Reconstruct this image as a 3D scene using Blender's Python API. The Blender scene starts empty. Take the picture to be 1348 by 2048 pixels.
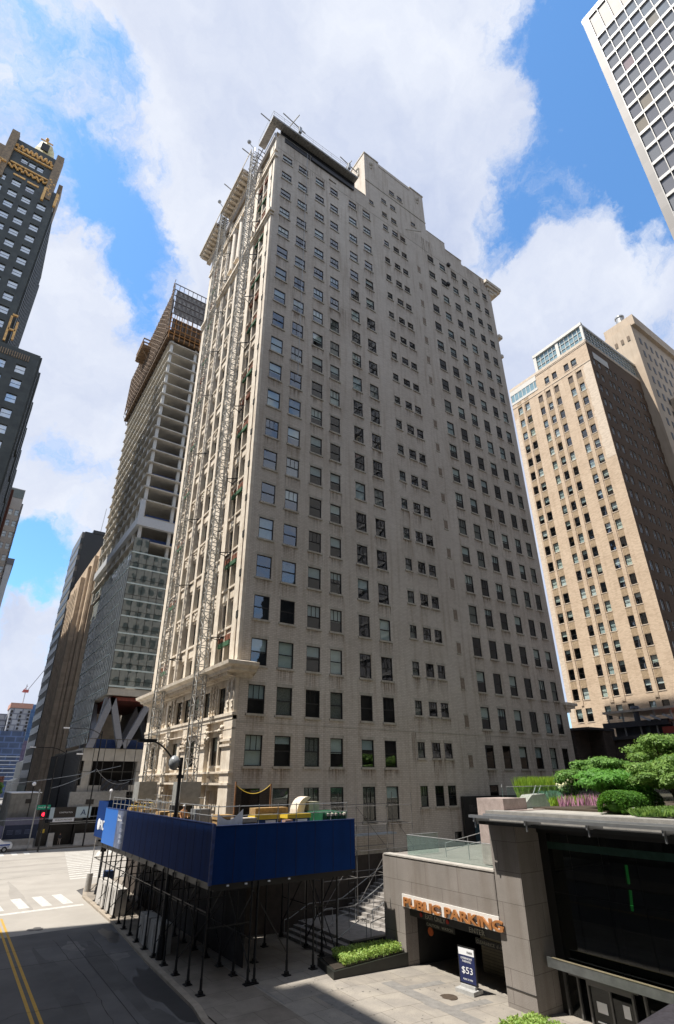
import bpy, math, random
from mathutils import Vector, Matrix
random.seed(7)
S = bpy.context.scene
COL = S.collection
# ------------------------------------------------------------------ camera
yaw, pitch, roll = math.radians(34.509), math.radians(25.211), math.radians(-0.278)
fw = Vector((math.sin(yaw)*math.cos(pitch), math.cos(yaw)*math.cos(pitch), math.sin(pitch)))
rt = Vector((math.cos(yaw), -math.sin(yaw), 0)); up = rt.cross(fw)
rt, up = rt*math.cos(roll)+up*math.sin(roll), up*math.cos(roll)-rt*math.sin(roll)
cd = bpy.data.cameras.new('camera'); cam = bpy.data.objects.new('camera', cd); COL.objects.link(cam)
m = Matrix((rt, up, -fw)).transposed().to_4x4(); m.translation = Vector((0, 0, 9.0)); cam.matrix_world = m
cd.sensor_fit = 'HORIZONTAL'; cd.sensor_width = 36; cd.lens = 1042.3*36/1348
cd.shift_x = (674-671.37)/1348; cd.shift_y = (1068.3-1024)/1348
cd.clip_start = 0.1; cd.clip_end = 3000
S.camera = cam
# ------------------------------------------------------------------ view, sun
S.view_settings.view_transform = 'Standard'; S.view_settings.look = 'None'
S.view_settings.gamma = 1; S.view_settings.exposure = 0.80
SUN_EL = math.radians(62.5)
sdir = Vector((0.976*math.cos(SUN_EL), -0.218*math.cos(SUN_EL), -math.sin(SUN_EL)))   # travel of the light
sl = bpy.data.lights.new('sun', 'SUN'); sl.energy = 4.3; sl.angle = math.radians(0.53); sl.color = (1.0, 0.94, 0.85)
so = bpy.data.objects.new('sun', sl); COL.objects.link(so); so.rotation_euler = sdir.to_track_quat('-Z', 'Y').to_euler()
# ------------------------------------------------------------------ world: sky and clouds
W = bpy.data.worlds.new('World'); S.world = W; W.use_nodes = True
nt = W.node_tree; nt.nodes.clear(); N = nt.nodes.new; L = nt.links.new
def sock(x, s):
    if isinstance(x, (int, float)): s.default_value = x
    else: L(x, s)
def mth(op, a, b=0.0, c=None, clamp=False):
    n = N('ShaderNodeMath'); n.operation = op; n.use_clamp = clamp
    sock(a, n.inputs[0]); sock(b, n.inputs[1])
    if c is not None: sock(c, n.inputs[2])
    return n.outputs[0]
sky = N('ShaderNodeTexSky'); sky.sky_type = 'NISHITA'; sky.sun_disc = False
sky.sun_elevation = SUN_EL; sky.sun_rotation = math.atan2(-0.976, 0.218) % (2*math.pi)
sky.air_density = 1.0; sky.dust_density = 0.6; sky.ozone_density = 1.6
tc = N('ShaderNodeTexCoord')
def pix(px, py):   # direction of a far cloud seen at this spot of the photo, once, as a constant
    return (fw + rt*((px-671.37)/1042.3) - up*((py-1068.3)/1042.3)).normalized()
n1 = N('ShaderNodeTexNoise'); n1.inputs['Scale'].default_value = 4.5; n1.inputs['Detail'].default_value = 7; n1.inputs['Roughness'].default_value = 0.62
L(tc.outputs['Generated'], n1.inputs['Vector'])
vs = N('ShaderNodeVectorMath'); vs.operation = 'SUBTRACT'; L(n1.outputs['Color'], vs.inputs[0]); vs.inputs[1].default_value = (.5, .5, .5)
vm = N('ShaderNodeVectorMath'); vm.operation = 'MULTIPLY_ADD'; L(vs.outputs[0], vm.inputs[0]); vm.inputs[1].default_value = (.26, .26, .26); L(tc.outputs['Generated'], vm.inputs[2])
vn = N('ShaderNodeVectorMath'); vn.operation = 'NORMALIZE'; L(vm.outputs[0], vn.inputs[0])
BL = [  # px, py, radius px, amount : negative = gap of blue sky
 (235, 420, 75, -1.0), (165, 345, 50, -0.7), (240, 560, 62, -1.0), (290, 640, 40, -.5), (150, 440, 60, -.8), (285, 500, 60, -.7), (300, 410, 40, -.5),
 (225, 410, 30, .55), (150, 560, 90, .9), (110, 700, 150, .6), (60, 40, 60, -.5), (225, 140, 50, -.65), (150, 90, 50, -.2), (20, 200, 60, -.3), (60, 180, 60, .1), (330, 250, 90, .3),
 (185, 930, 55, -.8), (110, 900, 35, -.5), (80, 1090, 90, -1.3), (30, 1080, 60, -.6), (30, 1290, 110, -.5), (75, 1195, 48, 1.5), (60, 1400, 70, 1.0), (0, 1480, 120, 1.0), (90, 1520, 120, .8), (170, 1010, 85, .55), (40, 980, 60, .5), (90, 1330, 50, -.4),
 (1150, 420, 130, -1.5), (1050, 470, 60, -.9), (1240, 480, 90, -.9), (1300, 560, 60, -.5), (1230, 300, 90, -.9), (1160, 100, 60, -.5), (1190, 230, 60, -.6), (1080, 20, 70, -.9), (1140, 60, 60, -.7), (1290, 440, 60, -.6),
 (1140, 385, 45, .75), (1190, 500, 70, .95), (1290, 500, 34, .6), (1080, 545, 80, .7), (1250, 640, 130, .7), (1120, 620, 100, .5), (1330, 680, 40, -.9), (1170, 290, 40, .4),
 (700, 200, 330, .5), (800, 450, 260, .4), (480, 420, 120, .3), (420, 150, 200, .25), (1010, 200, 150, .45)]
acc = 0.05
for px, py, r, a in BL:
    d = pix(px, py); dp = N('ShaderNodeVectorMath'); dp.operation = 'DOT_PRODUCT'
    L(vn.outputs[0], dp.inputs[0]); dp.inputs[1].default_value = d
    ct = math.cos(math.atan(math.hypot(px-671, py-1068)/1042.3)); k = (1042.3/(r*ct))**2 if ct > .5 else (1042.3/(r*.5))**2
    e = mth('EXPONENT', mth('MULTIPLY', mth('SUBTRACT', dp.outputs['Value'], 1.0), k))
    acc = mth('MULTIPLY_ADD', e, a, acc)
n2 = N('ShaderNodeTexNoise'); n2.inputs['Scale'].default_value = 5.0; n2.inputs['Detail'].default_value = 11; n2.inputs['Roughness'].default_value = 0.70
L(vn.outputs[0], n2.inputs['Vector'])
dens = mth('ADD', acc, mth('MULTIPLY', mth('SUBTRACT', n2.outputs['Fac'], 0.43), 3.3))
mr = N('ShaderNodeMapRange'); mr.interpolation_type = 'SMOOTHSTEP'; mr.inputs[1].default_value = -0.45; mr.inputs[2].default_value = 0.45
L(dens, mr.inputs[0])
n3 = N('ShaderNodeTexNoise'); n3.inputs['Scale'].default_value = 3.2; n3.inputs['Detail'].default_value = 8; n3.inputs['Roughness'].default_value = 0.6
L(vn.outputs[0], n3.inputs['Vector'])
cr = N('ShaderNodeValToRGB'); cr.color_ramp.elements[0].position = .3; cr.color_ramp.elements[0].color = (.50, .57, .76, 1)
cr.color_ramp.elements[1].position = .66; cr.color_ramp.elements[1].color = (.80, .84, .93, 1); L(n3.outputs['Fac'], cr.inputs[0])
b1 = N('ShaderNodeBackground'); b1.inputs[1].default_value = 0.125
tint = N('ShaderNodeMix'); tint.data_type = 'RGBA'; tint.blend_type = 'MULTIPLY'; tint.inputs[0].default_value = 1.0
L(sky.outputs[0], tint.inputs[6]); tint.inputs[7].default_value = (.74, 1.12, 1.34, 1); L(tint.outputs[2], b1.inputs[0])
b2 = N('ShaderNodeBackground'); b2.inputs[1].default_value = 0.63; L(cr.outputs[0], b2.inputs[0])
mx = N('ShaderNodeMixShader'); L(mr.outputs[0], mx.inputs[0]); L(b1.outputs[0], mx.inputs[1]); L(b2.outputs[0], mx.inputs[2])
wo = N('ShaderNodeOutputWorld'); L(mx.outputs[0], wo.inputs[0])

# ------------------------------------------------------------------ materials
MT = {}
def mat(name, col, rough=.8, metal=0., col2=None, sc=3., detail=5, streak=0., bump=0., brick=None, spec=.5, fine=0., cont=.25):
    """surface colour varied by noise, rain streaks and grain; brick = (width, height, mortar colour)"""
    if name in MT: return MT[name]
    ma = bpy.data.materials.new(name); ma.use_nodes = True; t = ma.node_tree; nd = t.nodes.new; lk = t.links.new
    p = t.nodes['Principled BSDF']; p.inputs['Roughness'].default_value = rough; p.inputs['Metallic'].default_value = metal
    p.inputs['Specular IOR Level'].default_value = spec
    if col2 is None: col2 = tuple(c*(1-cont) for c in col)
    tcn = nd('ShaderNodeTexCoord'); no = nd('ShaderNodeTexNoise'); no.inputs['Scale'].default_value = sc; no.inputs['Detail'].default_value = detail
    no.inputs['Roughness'].default_value = .6; lk(tcn.outputs['Object'], no.inputs['Vector'])
    rp = nd('ShaderNodeValToRGB'); rp.color_ramp.elements[0].position = .35; rp.color_ramp.elements[1].position = .65
    rp.color_ramp.elements[0].color = (*col2, 1); rp.color_ramp.elements[1].color = (*col, 1); lk(no.outputs['Fac'], rp.inputs[0])
    out = rp.outputs[0]
    def mul(a, fac_out, dark):
        mm = nd('ShaderNodeMix'); mm.data_type = 'RGBA'; mm.blend_type = 'MULTIPLY'; lk(fac_out, mm.inputs[0]); lk(a, mm.inputs[6]); mm.inputs[7].default_value = (*dark, 1)
        return mm.outputs[2]
    if brick:
        sx = nd('ShaderNodeSeparateXYZ'); lk(tcn.outputs['Object'], sx.inputs[0])
        ad = nd('ShaderNodeMath'); ad.operation = 'ADD'; lk(sx.outputs[0], ad.inputs[0]); lk(sx.outputs[1], ad.inputs[1])
        cx = nd('ShaderNodeCombineXYZ'); fl_ = len(brick) > 4; lk(sx.outputs[0] if fl_ else ad.outputs[0], cx.inputs[0]); lk(sx.outputs[1] if fl_ else sx.outputs[2], cx.inputs[1])
        bt = nd('ShaderNodeTexBrick'); lk(cx.outputs[0], bt.inputs['Vector']); bt.inputs['Scale'].default_value = 1.0
        bt.inputs['Brick Width'].default_value = brick[0]; bt.inputs['Row Height'].default_value = brick[1]; bt.inputs['Mortar Size'].default_value = brick[1]*.13 if (brick[1] <= .2 or brick[1] > 2) else .014
        bt.inputs['Mortar Smooth'].default_value = .3; bt.inputs['Bias'].default_value = -.3
        bt.inputs['Color1'].default_value = (1, 1, 1, 1); c2v = brick[3] if len(brick) > 3 else .72; bt.inputs['Color2'].default_value = (c2v, c2v*.98, c2v*.96, 1); bt.inputs['Mortar'].default_value = (*brick[2], 1)
        mm = nd('ShaderNodeMix'); mm.data_type = 'RGBA'; mm.blend_type = 'MULTIPLY'; mm.inputs[0].default_value = 1
        lk(out, mm.inputs[6]); lk(bt.outputs['Color'], mm.inputs[7]); out = mm.outputs[2]
    if streak:
        mp = nd('ShaderNodeMapping'); mp.inputs['Scale'].default_value = (1.3, 1.3, .09); lk(tcn.outputs['Object'], mp.inputs[0])
        ns = nd('ShaderNodeTexNoise'); ns.inputs['Scale'].default_value = 1.6; ns.inputs['Detail'].default_value = 6; lk(mp.outputs[0], ns.inputs['Vector'])
        r2 = nd('ShaderNodeMapRange'); r2.inputs[1].default_value = .5; r2.inputs[2].default_value = .72; r2.inputs[4].default_value = streak; lk(ns.outputs['Fac'], r2.inputs[0])
        out = mul(out, r2.outputs[0], (.55, .47, .38))
    if fine:
        nf = nd('ShaderNodeTexNoise'); nf.inputs['Scale'].default_value = 38; nf.inputs['Detail'].default_value = 3; lk(tcn.outputs['Object'], nf.inputs['Vector'])
        r3 = nd('ShaderNodeMapRange'); r3.inputs[1].default_value = .42; r3.inputs[2].default_value = .6; r3.inputs[4].default_value = fine; lk(nf.outputs['Fac'], r3.inputs[0])
        out = mul(out, r3.outputs[0], (.45, .43, .42))
    lk(out, p.inputs['Base Color'])
    if bump:
        bm = nd('ShaderNodeBump'); bm.inputs['Strength'].default_value = bump; bm.inputs['Distance'].default_value = .03; lk(no.outputs['Fac'], bm.inputs['Height']); lk(bm.outputs[0], p.inputs['Normal'])
    MT[name] = ma; return ma
def glass(name, tint=(.75, .82, .82), ior=1.6, rough=.015, opac=0., base=(.01, .012, .014), wav=0.):
    """thin pane: reflects by fresnel, lets the rest through tinted; opac mixes in a solid body colour"""
    if name in MT: return MT[name]
    ma = bpy.data.materials.new(name); ma.use_nodes = True; t = ma.node_tree; t.nodes.clear(); nd = t.nodes.new; lk = t.links.new
    fr = nd('ShaderNodeFresnel'); fr.inputs['IOR'].default_value = ior; gl = nd('ShaderNodeBsdfGlossy'); gl.inputs['Roughness'].default_value = rough
    gl.inputs['Color'].default_value = (.96, .98, 1, 1)
    if wav:
        tcn = nd('ShaderNodeTexCoord'); no = nd('ShaderNodeTexNoise'); no.inputs['Scale'].default_value = .55; no.inputs['Detail'].default_value = 1.5; lk(tcn.outputs['Object'], no.inputs['Vector'])
        bm = nd('ShaderNodeBump'); bm.inputs['Strength'].default_value = 1; bm.inputs['Distance'].default_value = wav; lk(no.outputs['Fac'], bm.inputs['Height']); lk(bm.outputs[0], gl.inputs['Normal'])
    tr = nd('ShaderNodeBsdfTransparent'); tr.inputs['Color'].default_value = (*tint, 1)
    inner = tr.outputs[0]
    if opac:
        df = nd('ShaderNodeBsdfDiffuse'); df.inputs['Color'].default_value = (*base, 1); m2 = nd('ShaderNodeMixShader'); m2.inputs[0].default_value = opac
        lk(tr.outputs[0], m2.inputs[1]); lk(df.outputs[0], m2.inputs[2]); inner = m2.outputs[0]
    ge_ = nd('ShaderNodeNewGeometry'); sb = nd('ShaderNodeMath'); sb.operation = 'SUBTRACT'; sb.inputs[0].default_value = 1.0; lk(ge_.outputs['Backfacing'], sb.inputs[1])
    ml = nd('ShaderNodeMath'); ml.operation = 'MULTIPLY'; lk(fr.outputs[0], ml.inputs[0]); lk(sb.outputs[0], ml.inputs[1])
    mx = nd('ShaderNodeMixShader'); lk(ml.outputs[0], mx.inputs[0]); lk(inner, mx.inputs[1]); lk(gl.outputs[0], mx.inputs[2])
    o = nd('ShaderNodeOutputMaterial'); lk(mx.outputs[0], o.inputs[0]); MT[name] = ma; return ma
def leafmat(name, a, b, sc=6.):
    if name in MT: return MT[name]
    ma = mat(name, a, .55, col2=b, sc=sc, spec=.3); p = ma.node_tree.nodes['Principled BSDF']
    t = ma.node_tree; tl = t.nodes.new('ShaderNodeBsdfTranslucent'); tl.inputs['Color'].default_value = (a[0]*1.3, a[1]*1.3, a[2], 1)
    mx = t.nodes.new('ShaderNodeMixShader'); mx.inputs[0].default_value = .3; o = t.nodes['Material Output']
    t.links.new(p.outputs[0], mx.inputs[1]); t.links.new(tl.outputs[0], mx.inputs[2]); t.links.new(mx.outputs[0], o.inputs[0]); return ma

# ------------------------------------------------------------------ mesh helpers
Z = Vector((0, 0, 1))
class MB:
    def __init__(s): s.v = []; s.f = []; s.mi = []; s.ms = []
    def q(s, pts, m=None):
        b = len(s.v); s.v += [Vector(p) for p in pts]; s.f.append(tuple(range(b, b+len(pts)))); s.mi.append(s.mk(m)); return s
    def mk(s, m):
        if m is None: return 0
        if m not in s.ms: s.ms.append(m)
        return s.ms.index(m)
    def hexa(s, c, m=None):   # 8 corners: bottom 0-3, top 4-7
        b = len(s.v); s.v += [Vector(p) for p in c]; k = s.mk(m)
        for f in ((0, 3, 2, 1), (4, 5, 6, 7), (0, 1, 5, 4), (1, 2, 6, 5), (2, 3, 7, 6), (3, 0, 4, 7)):
            s.f.append(tuple(b+i for i in f)); s.mi.append(k)
        return s
    def box(s, x0, x1, y0, y1, z0, z1, m=None):
        return s.hexa([(x0, y0, z0), (x1, y0, z0), (x1, y1, z0), (x0, y1, z0), (x0, y0, z1), (x1, y0, z1), (x1, y1, z1), (x0, y1, z1)], m)
    def beam(s, a, b, w=.06, h=None, m=None):
        a = Vector(a); b = Vector(b); h = h or w; d = b-a
        if d.length < 1e-6: return s
        d.normalize(); r = d.cross(Z)
        if r.length < 1e-3: r = Vector((1, 0, 0))
        r.normalize(); u = r.cross(d); r = r*w/2; u = u*h/2
        return s.hexa([a-r-u, a+r-u, b+r-u, b-r-u, a-r+u, a+r+u, b+r+u, b-r+u], m)
    def tube(s, a, b, r0, r1=None, n=10, m=None, cap=True):
        a = Vector(a); b = Vector(b); r1 = r0 if r1 is None else r1; d = (b-a).normalized(); x = d.cross(Z)
        if x.length < 1e-3: x = Vector((1, 0, 0))
        x.normalize(); y = d.cross(x); i0 = len(s.v); k = s.mk(m)
        for i in range(n):
            t = 2*math.pi*i/n; o = x*math.cos(t)+y*math.sin(t); s.v += [a+o*r0, b+o*r1]
        for i in range(n):
            j = (i+1) % n; s.f.append((i0+2*i, i0+2*j, i0+2*j+1, i0+2*i+1)); s.mi.append(k)
        if cap:
            s.f.append(tuple(i0+2*i for i in range(n))); s.mi.append(k); s.f.append(tuple(i0+2*i+1 for i in reversed(range(n)))); s.mi.append(k)
        return s
    def path(s, pts, r, n=8, m=None):
        for a, b in zip(pts, pts[1:]): s.tube(a, b, r, n=n, m=m)
        return s
    def ball(s, c, r, n=8, m=None, sz=1.):
        c = Vector(c); i0 = len(s.v); k = s.mk(m); R = n//2
        for i in range(R+1):
            for j in range(n):
                a = math.pi*i/R; t = 2*math.pi*j/n; s.v.append(c+Vector((math.sin(a)*math.cos(t)*r, math.sin(a)*math.sin(t)*r, math.cos(a)*r*sz)))
        for i in range(R):
            for j in range(n):
                jj = (j+1) % n; s.f.append((i0+i*n+j, i0+(i+1)*n+j, i0+(i+1)*n+jj, i0+i*n+jj)); s.mi.append(k)
        return s
    def prism(s, poly, n, m=None):   # extrude polygon (3d pts) by vector n
        n = Vector(n); p = [Vector(x) for x in poly]; s.q(p, m); s.q([x+n for x in reversed(p)], m)
        for i in range(len(p)):
            j = (i+1) % len(p); s.q([p[j], p[i], p[i]+n, p[j]+n], m)
        return s
    def build(s, name, m, parent=None, smooth=False, **kw):
        if not s.f: return None
        org = Vector((0, 0, 0)); o = parent
        while o is not None: org += o.location; o = o.parent
        me = bpy.data.meshes.new(name); me.from_pydata([v-org for v in s.v], [], s.f)
        mats = s.ms if s.ms else [m]
        for x in mats: me.materials.append(x)
        if s.ms: me.polygons.foreach_set('material_index', s.mi)
        if smooth: me.polygons.foreach_set('use_smooth', [True]*len(s.f))
        me.update(); ob = bpy.data.objects.new(name, me); COL.objects.link(ob); ob.parent = parent
        for k, v in kw.items(): ob[k] = v
        return ob
    def cut(s):   # end of one piece
        if not hasattr(s, 'cuts'): s.cuts = [0]
        if s.cuts[-1] != len(s.f): s.cuts.append(len(s.f))
        return s
    def each(s, name, m, parent=None, smooth=False, cap=100, proto=None, **kw):   # every piece its own object, past cap one stuff part
        s.cut(); out = []; ends = s.cuts
        def sub(f0, f1):
            n = MB(); n.ms = list(s.ms); mp = {}
            for k in range(f0, f1):
                for i in s.f[k]:
                    if i not in mp: mp[i] = len(n.v); n.v.append(s.v[i])
                n.f.append(tuple(mp[i] for i in s.f[k])); n.mi.append(s.mi[k])
            return n
        for k in range(len(ends)-1):
            if k == cap: out.append(sub(ends[k], ends[-1]).build(name, m, parent, smooth, kind='stuff')); break
            out.append(sub(ends[k], ends[k+1]).build(name, m, parent, smooth, **kw))
        return out
class FR:   # wall frame: u along, v up, d outward
    def __init__(s, O, U): s.O = Vector(O); s.U = Vector(U).normalized(); s.N = s.U.cross(Z)
    def P(s, u, v, d=0.): return s.O+s.U*u+Z*v+s.N*d
    def box(s, b, u0, u1, v0, v1, d0, d1, m=None):
        return b.hexa([s.P(u0, v0, d1), s.P(u1, v0, d1), s.P(u1, v0, d0), s.P(u0, v0, d0), s.P(u0, v1, d1), s.P(u1, v1, d1), s.P(u1, v1, d0), s.P(u0, v1, d0)], m)
    def quad(s, b, u0, u1, v0, v1, d, m=None): return b.q([s.P(u0, v0, d), s.P(u1, v0, d), s.P(u1, v1, d), s.P(u0, v1, d)], m)
    def wall(s, b, u0, u1, v0, v1, holes, dep=.25, m=None, mr=None, d=0.):
        hs = [h for h in holes if h[0] < u1 and h[1] > u0 and h[2] < v1 and h[3] > v0]
        vc = sorted(set([v0, v1]+[round(x, 4) for h in hs for x in h[2:4]]))
        for a, c in zip(vc, vc[1:]):
            if c-a < 1e-4: continue
            row = sorted([(h[0], h[1]) for h in hs if h[2] <= a+1e-3 and h[3] >= c-1e-3]); x = u0
            for p, q in row:
                if p > x+1e-4: s.quad(b, x, p, a, c, d, m)
                x = max(x, q)
            if x < u1-1e-4: s.quad(b, x, u1, a, c, d, m)
        for p, q, a, c in [h[:4] for h in hs]:
            D = d-dep; mr2 = mr or m
            b.q([s.P(p, a, d), s.P(p, c, d), s.P(p, c, D), s.P(p, a, D)], mr2); b.q([s.P(q, c, d), s.P(q, a, d), s.P(q, a, D), s.P(q, c, D)], mr2)
            b.q([s.P(p, c, d), s.P(q, c, d), s.P(q, c, D), s.P(p, c, D)], mr2); b.q([s.P(q, a, d), s.P(p, a, d), s.P(p, a, D), s.P(q, a, D)], mr2)
def tag(o, label=None, cat=None, group=None, kind=None):
    if label: o['label'] = label
    if cat: o['category'] = cat
    if group: o['group'] = group
    if kind: o['kind'] = kind
    return o
def thing(name, loc, label, cat, group=None):
    o = bpy.data.objects.new(name, None); o.empty_display_size = .3; COL.objects.link(o); o.location = loc
    return tag(o, label, cat, group)
def copy_tree(o, parent=None):
    c = o.copy(); COL.objects.link(c); c.parent = parent
    for k in list(o.children): copy_tree(k, c)
    return c
def text_mesh(name, s, size, F, u, v, d, m, parent, ext=.03, width=None, align='LEFT', bold=0.):
    """lettering lying on a wall frame"""
    cu = bpy.data.curves.new(name, 'FONT'); cu.body = s; cu.size = size; cu.extrude = ext; cu.align_x = align; cu.offset = bold
    ob = bpy.data.objects.new('tmp', cu); COL.objects.link(ob); dg = bpy.context.evaluated_depsgraph_get(); dg.update()
    me = bpy.data.meshes.new_from_object(ob.evaluated_get(dg)); bpy.data.objects.remove(ob)
    xs = [x.co.x for x in me.vertices]; k = 1.
    if width: k = width/(max(xs)-min(xs))
    org = Vector((0, 0, 0)); o = parent
    while o is not None: org += o.location; o = o.parent
    for x in me.vertices: x.co = F.P(u+x.co.x*k, v+x.co.y, d+x.co.z) - org
    me.materials.clear(); me.materials.append(m); t = bpy.data.objects.new(name, me); COL.objects.link(t); t.parent = parent; return t

# palette
limestone = mat('cream_terracotta', (.74, .67, .565), .75, col2=(.60, .52, .42), sc=1.6, streak=.55, fine=.15)
lime2 = mat('pale_stone_trim', (.50, .455, .38), .8, sc=2, streak=.5)
buffbrick = mat('buff_brick', (.64, .58, .505), .88, col2=(.55, .49, .42), sc=.16, streak=.5, brick=(.36, .14, (.72, .69, .65), .82))
darkin = mat('dark_interior', (.02, .019, .018), .9)
sash = mat('dark_sash_paint', (.022, .018, .016), .5)
pane = glass('window_glass', ior=2.15, wav=.012)
blindm = [mat('roller_blind_cream', (.68, .71, .64), .9, cont=.1), mat('roller_blind_grey', (.50, .56, .55), .9, cont=.12), mat('roller_blind_white', (.80, .82, .80), .9, cont=.08)]
skypane = glass('sky_mirroring_glass', ior=4.6, tint=(.7, .75, .75), wav=.01)
curtain = mat('drawn_curtain', (.26, .25, .21), .95, cont=.4, sc=9)
steel = mat('galvanised_steel', (.42, .43, .43), .45, .6, cont=.3, sc=5)
blacksteel = mat('black_painted_steel', (.012, .012, .013), .45, .2)
concrete = mat('concrete', (.40, .38, .35), .85, sc=1.5, cont=.25, fine=.2)

# ------------------------------------------------------------------ windows
def win_parts(F, u0, u1, v0, v1, dep, G, muntin=0, blind=0., bm=None, sill=True, lintel=True, fw_=.07, trim=None, sil=.12):
    """adds one sash window to the mesh builders in G (frame, pane, blind, sill, lintel)"""
    D = -dep; f = G['frame']; mid = (v0+v1)/2
    F.box(f, u0, u0+fw_, v0, v1, D-.04, D+.04); F.box(f, u1-fw_, u1, v0, v1, D-.04, D+.04)
    F.box(f, u0+fw_, u1-fw_, v0, v0+fw_, D-.04, D+.04); F.box(f, u0+fw_, u1-fw_, v1-fw_, v1, D-.04, D+.04)
    F.box(f, u0+fw_, u1-fw_, mid-.035, mid+.035, D-.035, D+.05)
    for i in range(muntin):
        uu = u0+(u1-u0)*(i+1)/(muntin+1); F.box(f, uu-.015, uu+.015, mid+.035, v1-fw_, D-.03, D+.03)
    F.quad(G['pane'], u0+.02, u1-.02, v0+.02, mid, D-.01); F.quad(G['pane'], u0+.02, u1-.02, mid, v1-.02, D+.005)
    if blind > 0: F.quad(G['blind'], u0+.03, u1-.03, v1-(v1-v0)*blind, v1-.02, D-.12, bm)
    if sill: F.box(G['sill'], u0-sil, u1+sil, v0-.16, v0, -.02, .10)
    if lintel: F.box(G['lintel'], u0-sil, u1+sil, v1, v1+.24, -.02, .012)
def new_G(): return {k: MB() for k in ('frame', 'pane', 'blind', 'sill', 'lintel')}
def flush_G(G, root, fm, pm_, sm, lm, single=True, label=None):
    """a window part with its own sub-parts"""
    w = G['frame'].build('window', fm, root)
    if w is None: return None
    if not single: w['kind'] = 'stuff'
    for k, n, mm in (('pane', 'pane', pm_), ('blind', 'blind', blindm[0]), ('sill', 'sill', sm), ('lintel', 'lintel', lm)):
        o = G[k].build(n, mm, w)
        if o is not None and not single: o['kind'] = 'stuff'
    return w

# ================================================================== THE MAIN BUILDING
X0, X1, Y0, Y1 = 16.1, 56.9, 36.5, 57.9
B = thing('office_building', (X0, Y0, 0), 'tall pale brick office building with cream terracotta side, rising behind the blue shed', 'building')
FS = FR((0, Y0, 0), (1, 0, 0))         # south wall, u = world x
rows = [8.47+3.4975*i for i in range(22)]; rows = [8.47, 11.95, 15.47, 18.98]+[18.98+3.494*i for i in range(1, 19)]
def wh(i): return 2.4 if i == 0 else (2.07 if i < 4 else (1.97 if i < 14 else (1.97-.08*(i-13) if i < 21 else 1.42)))
colsA = [(17.18, 1.38), (19.56, 1.36), (22.15, 1.32), (24.49, 1.22), (27.56, 1.26), (29.98, 1.27)]
colsB = [(33.68, .87), (35.40, 1.05), (36.94, 1.0)]
colsC = [(42.39, 1.24), (44.93, 1.2), (47.46, 1.18), (49.98, 1.18), (52.5, 1.1), (54.68, 1.05)]
rng = random.Random(3)
S_WIN = []
for i, t in enumerate(rows[:22]):
    for j, (u, w) in enumerate(colsA): S_WIN.append((u, u+w, t-wh(i), t, i, j))
    for j, (u, w) in enumerate(colsB):
        if i == 21 and j == 2: pass
        S_WIN.append((u, u+w, t-(1.58 if i == 0 else 1.28 if i < 12 else 1.15), t, i, 6+j))
    for j, (u, w) in enumerate(colsC):
        if i == 0 and j > 0: continue
        S_WIN.append((u, u+w, t-(1.1 if i == 0 else wh(i)), t, i, 9+j))
S_EXTRA = [(31.3, 32.08, 84.4, 85.34), (33.64, 34.58, 86.78, 87.8), (35.37, 36.38, 86.78, 87.82), (33.62, 34.54, 83.65, 84.7), (35.37, 36.39, 83.58, 84.69), (35.38, 36.4, 90.2, 91.28), (36.94, 37.95, 90.28, 91.3), (39.5, 40.4, 86.4, 87.25), (17.4, 18.7, 5.0, 6.2), (37.3, 38.2, 3.3, 4.9)]
holes = [w[:4] for w in S_WIN]+S_EXTRA+[(24.23, 25.46, 83.15, 83.45)]
b = MB(); TOPZ = 85.45
FS.wall(b, X0+.3, X1, 0, TOPZ, holes, .16)
FS.wall(b, 30.68, 42.75, TOPZ, 96.0, holes, .25); FS.quad(b, 42.75, 46.8, TOPZ, 87.7, 0); FS.quad(b, 46.8, 51.1, TOPZ, 87.3, -.5)
b.box(30.9, 42.5, Y0+4.6, Y0+4.95, TOPZ, 95.9); b.q([(30.68, Y0, TOPZ), (30.68, Y0, 96), (30.68, Y0+5, 96), (30.68, Y0+5, TOPZ)]); b.q([(42.75, Y0, TOPZ), (42.75, Y0+5, TOPZ), (42.75, Y0+5, 96), (42.75, Y0, 96)])
b.q([(42.75, Y0, 87.7), (46.8, Y0, 87.7), (46.8, Y0+4, 87.7), (42.75, Y0+4, 87.7)]); b.q([(46.8, Y0, TOPZ), (46.8, Y0+4, TOPZ), (46.8, Y0+4, 87.7), (46.8, Y0, 87.7)]); b.q([(51.1, Y0+.5, TOPZ), (51.1, Y0+4, TOPZ), (51.1, Y0+4, 87.3), (51.1, Y0+.5, 87.3)]); b.q([(46.8, Y0+.5, 87.3), (51.1, Y0+.5, 87.3), (51.1, Y0+4, 87.3), (46.8, Y0+4, 87.3)])
# east and north walls, roof
FE = FR((X1, 0, 0), (0, 1, 0)); FE.wall(b, Y0, Y1, 0, TOPZ, [(Y0+2+2.9*k, Y0+3.2+2.9*k, t-1.9, t) for t in rows for k in range(7)], .2)
FN = FR((X0+X1, Y1, 0), (-1, 0, 0)); FN.wall(b, X0, X1, 0, TOPZ, [(X0+2+2.6*k, X0+3.5+2.6*k, t-2, t) for t in rows for k in range(14)], .3)
b.q([(X0, Y0, TOPZ-.9), (X1, Y0, TOPZ-.9), (X1, Y1, TOPZ-.9), (X0, Y1, TOPZ-.9)])
b.build('brick_wall', buffbrick, B)
b = MB(); b.box(X0+1.6, X1-1.2, Y0+.95, Y1-1.2, 0, 84); b.box(31.6, 41.8, Y0+.9, Y0+4.2, 84, 95); b.build('interior_core', darkin, B)
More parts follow.
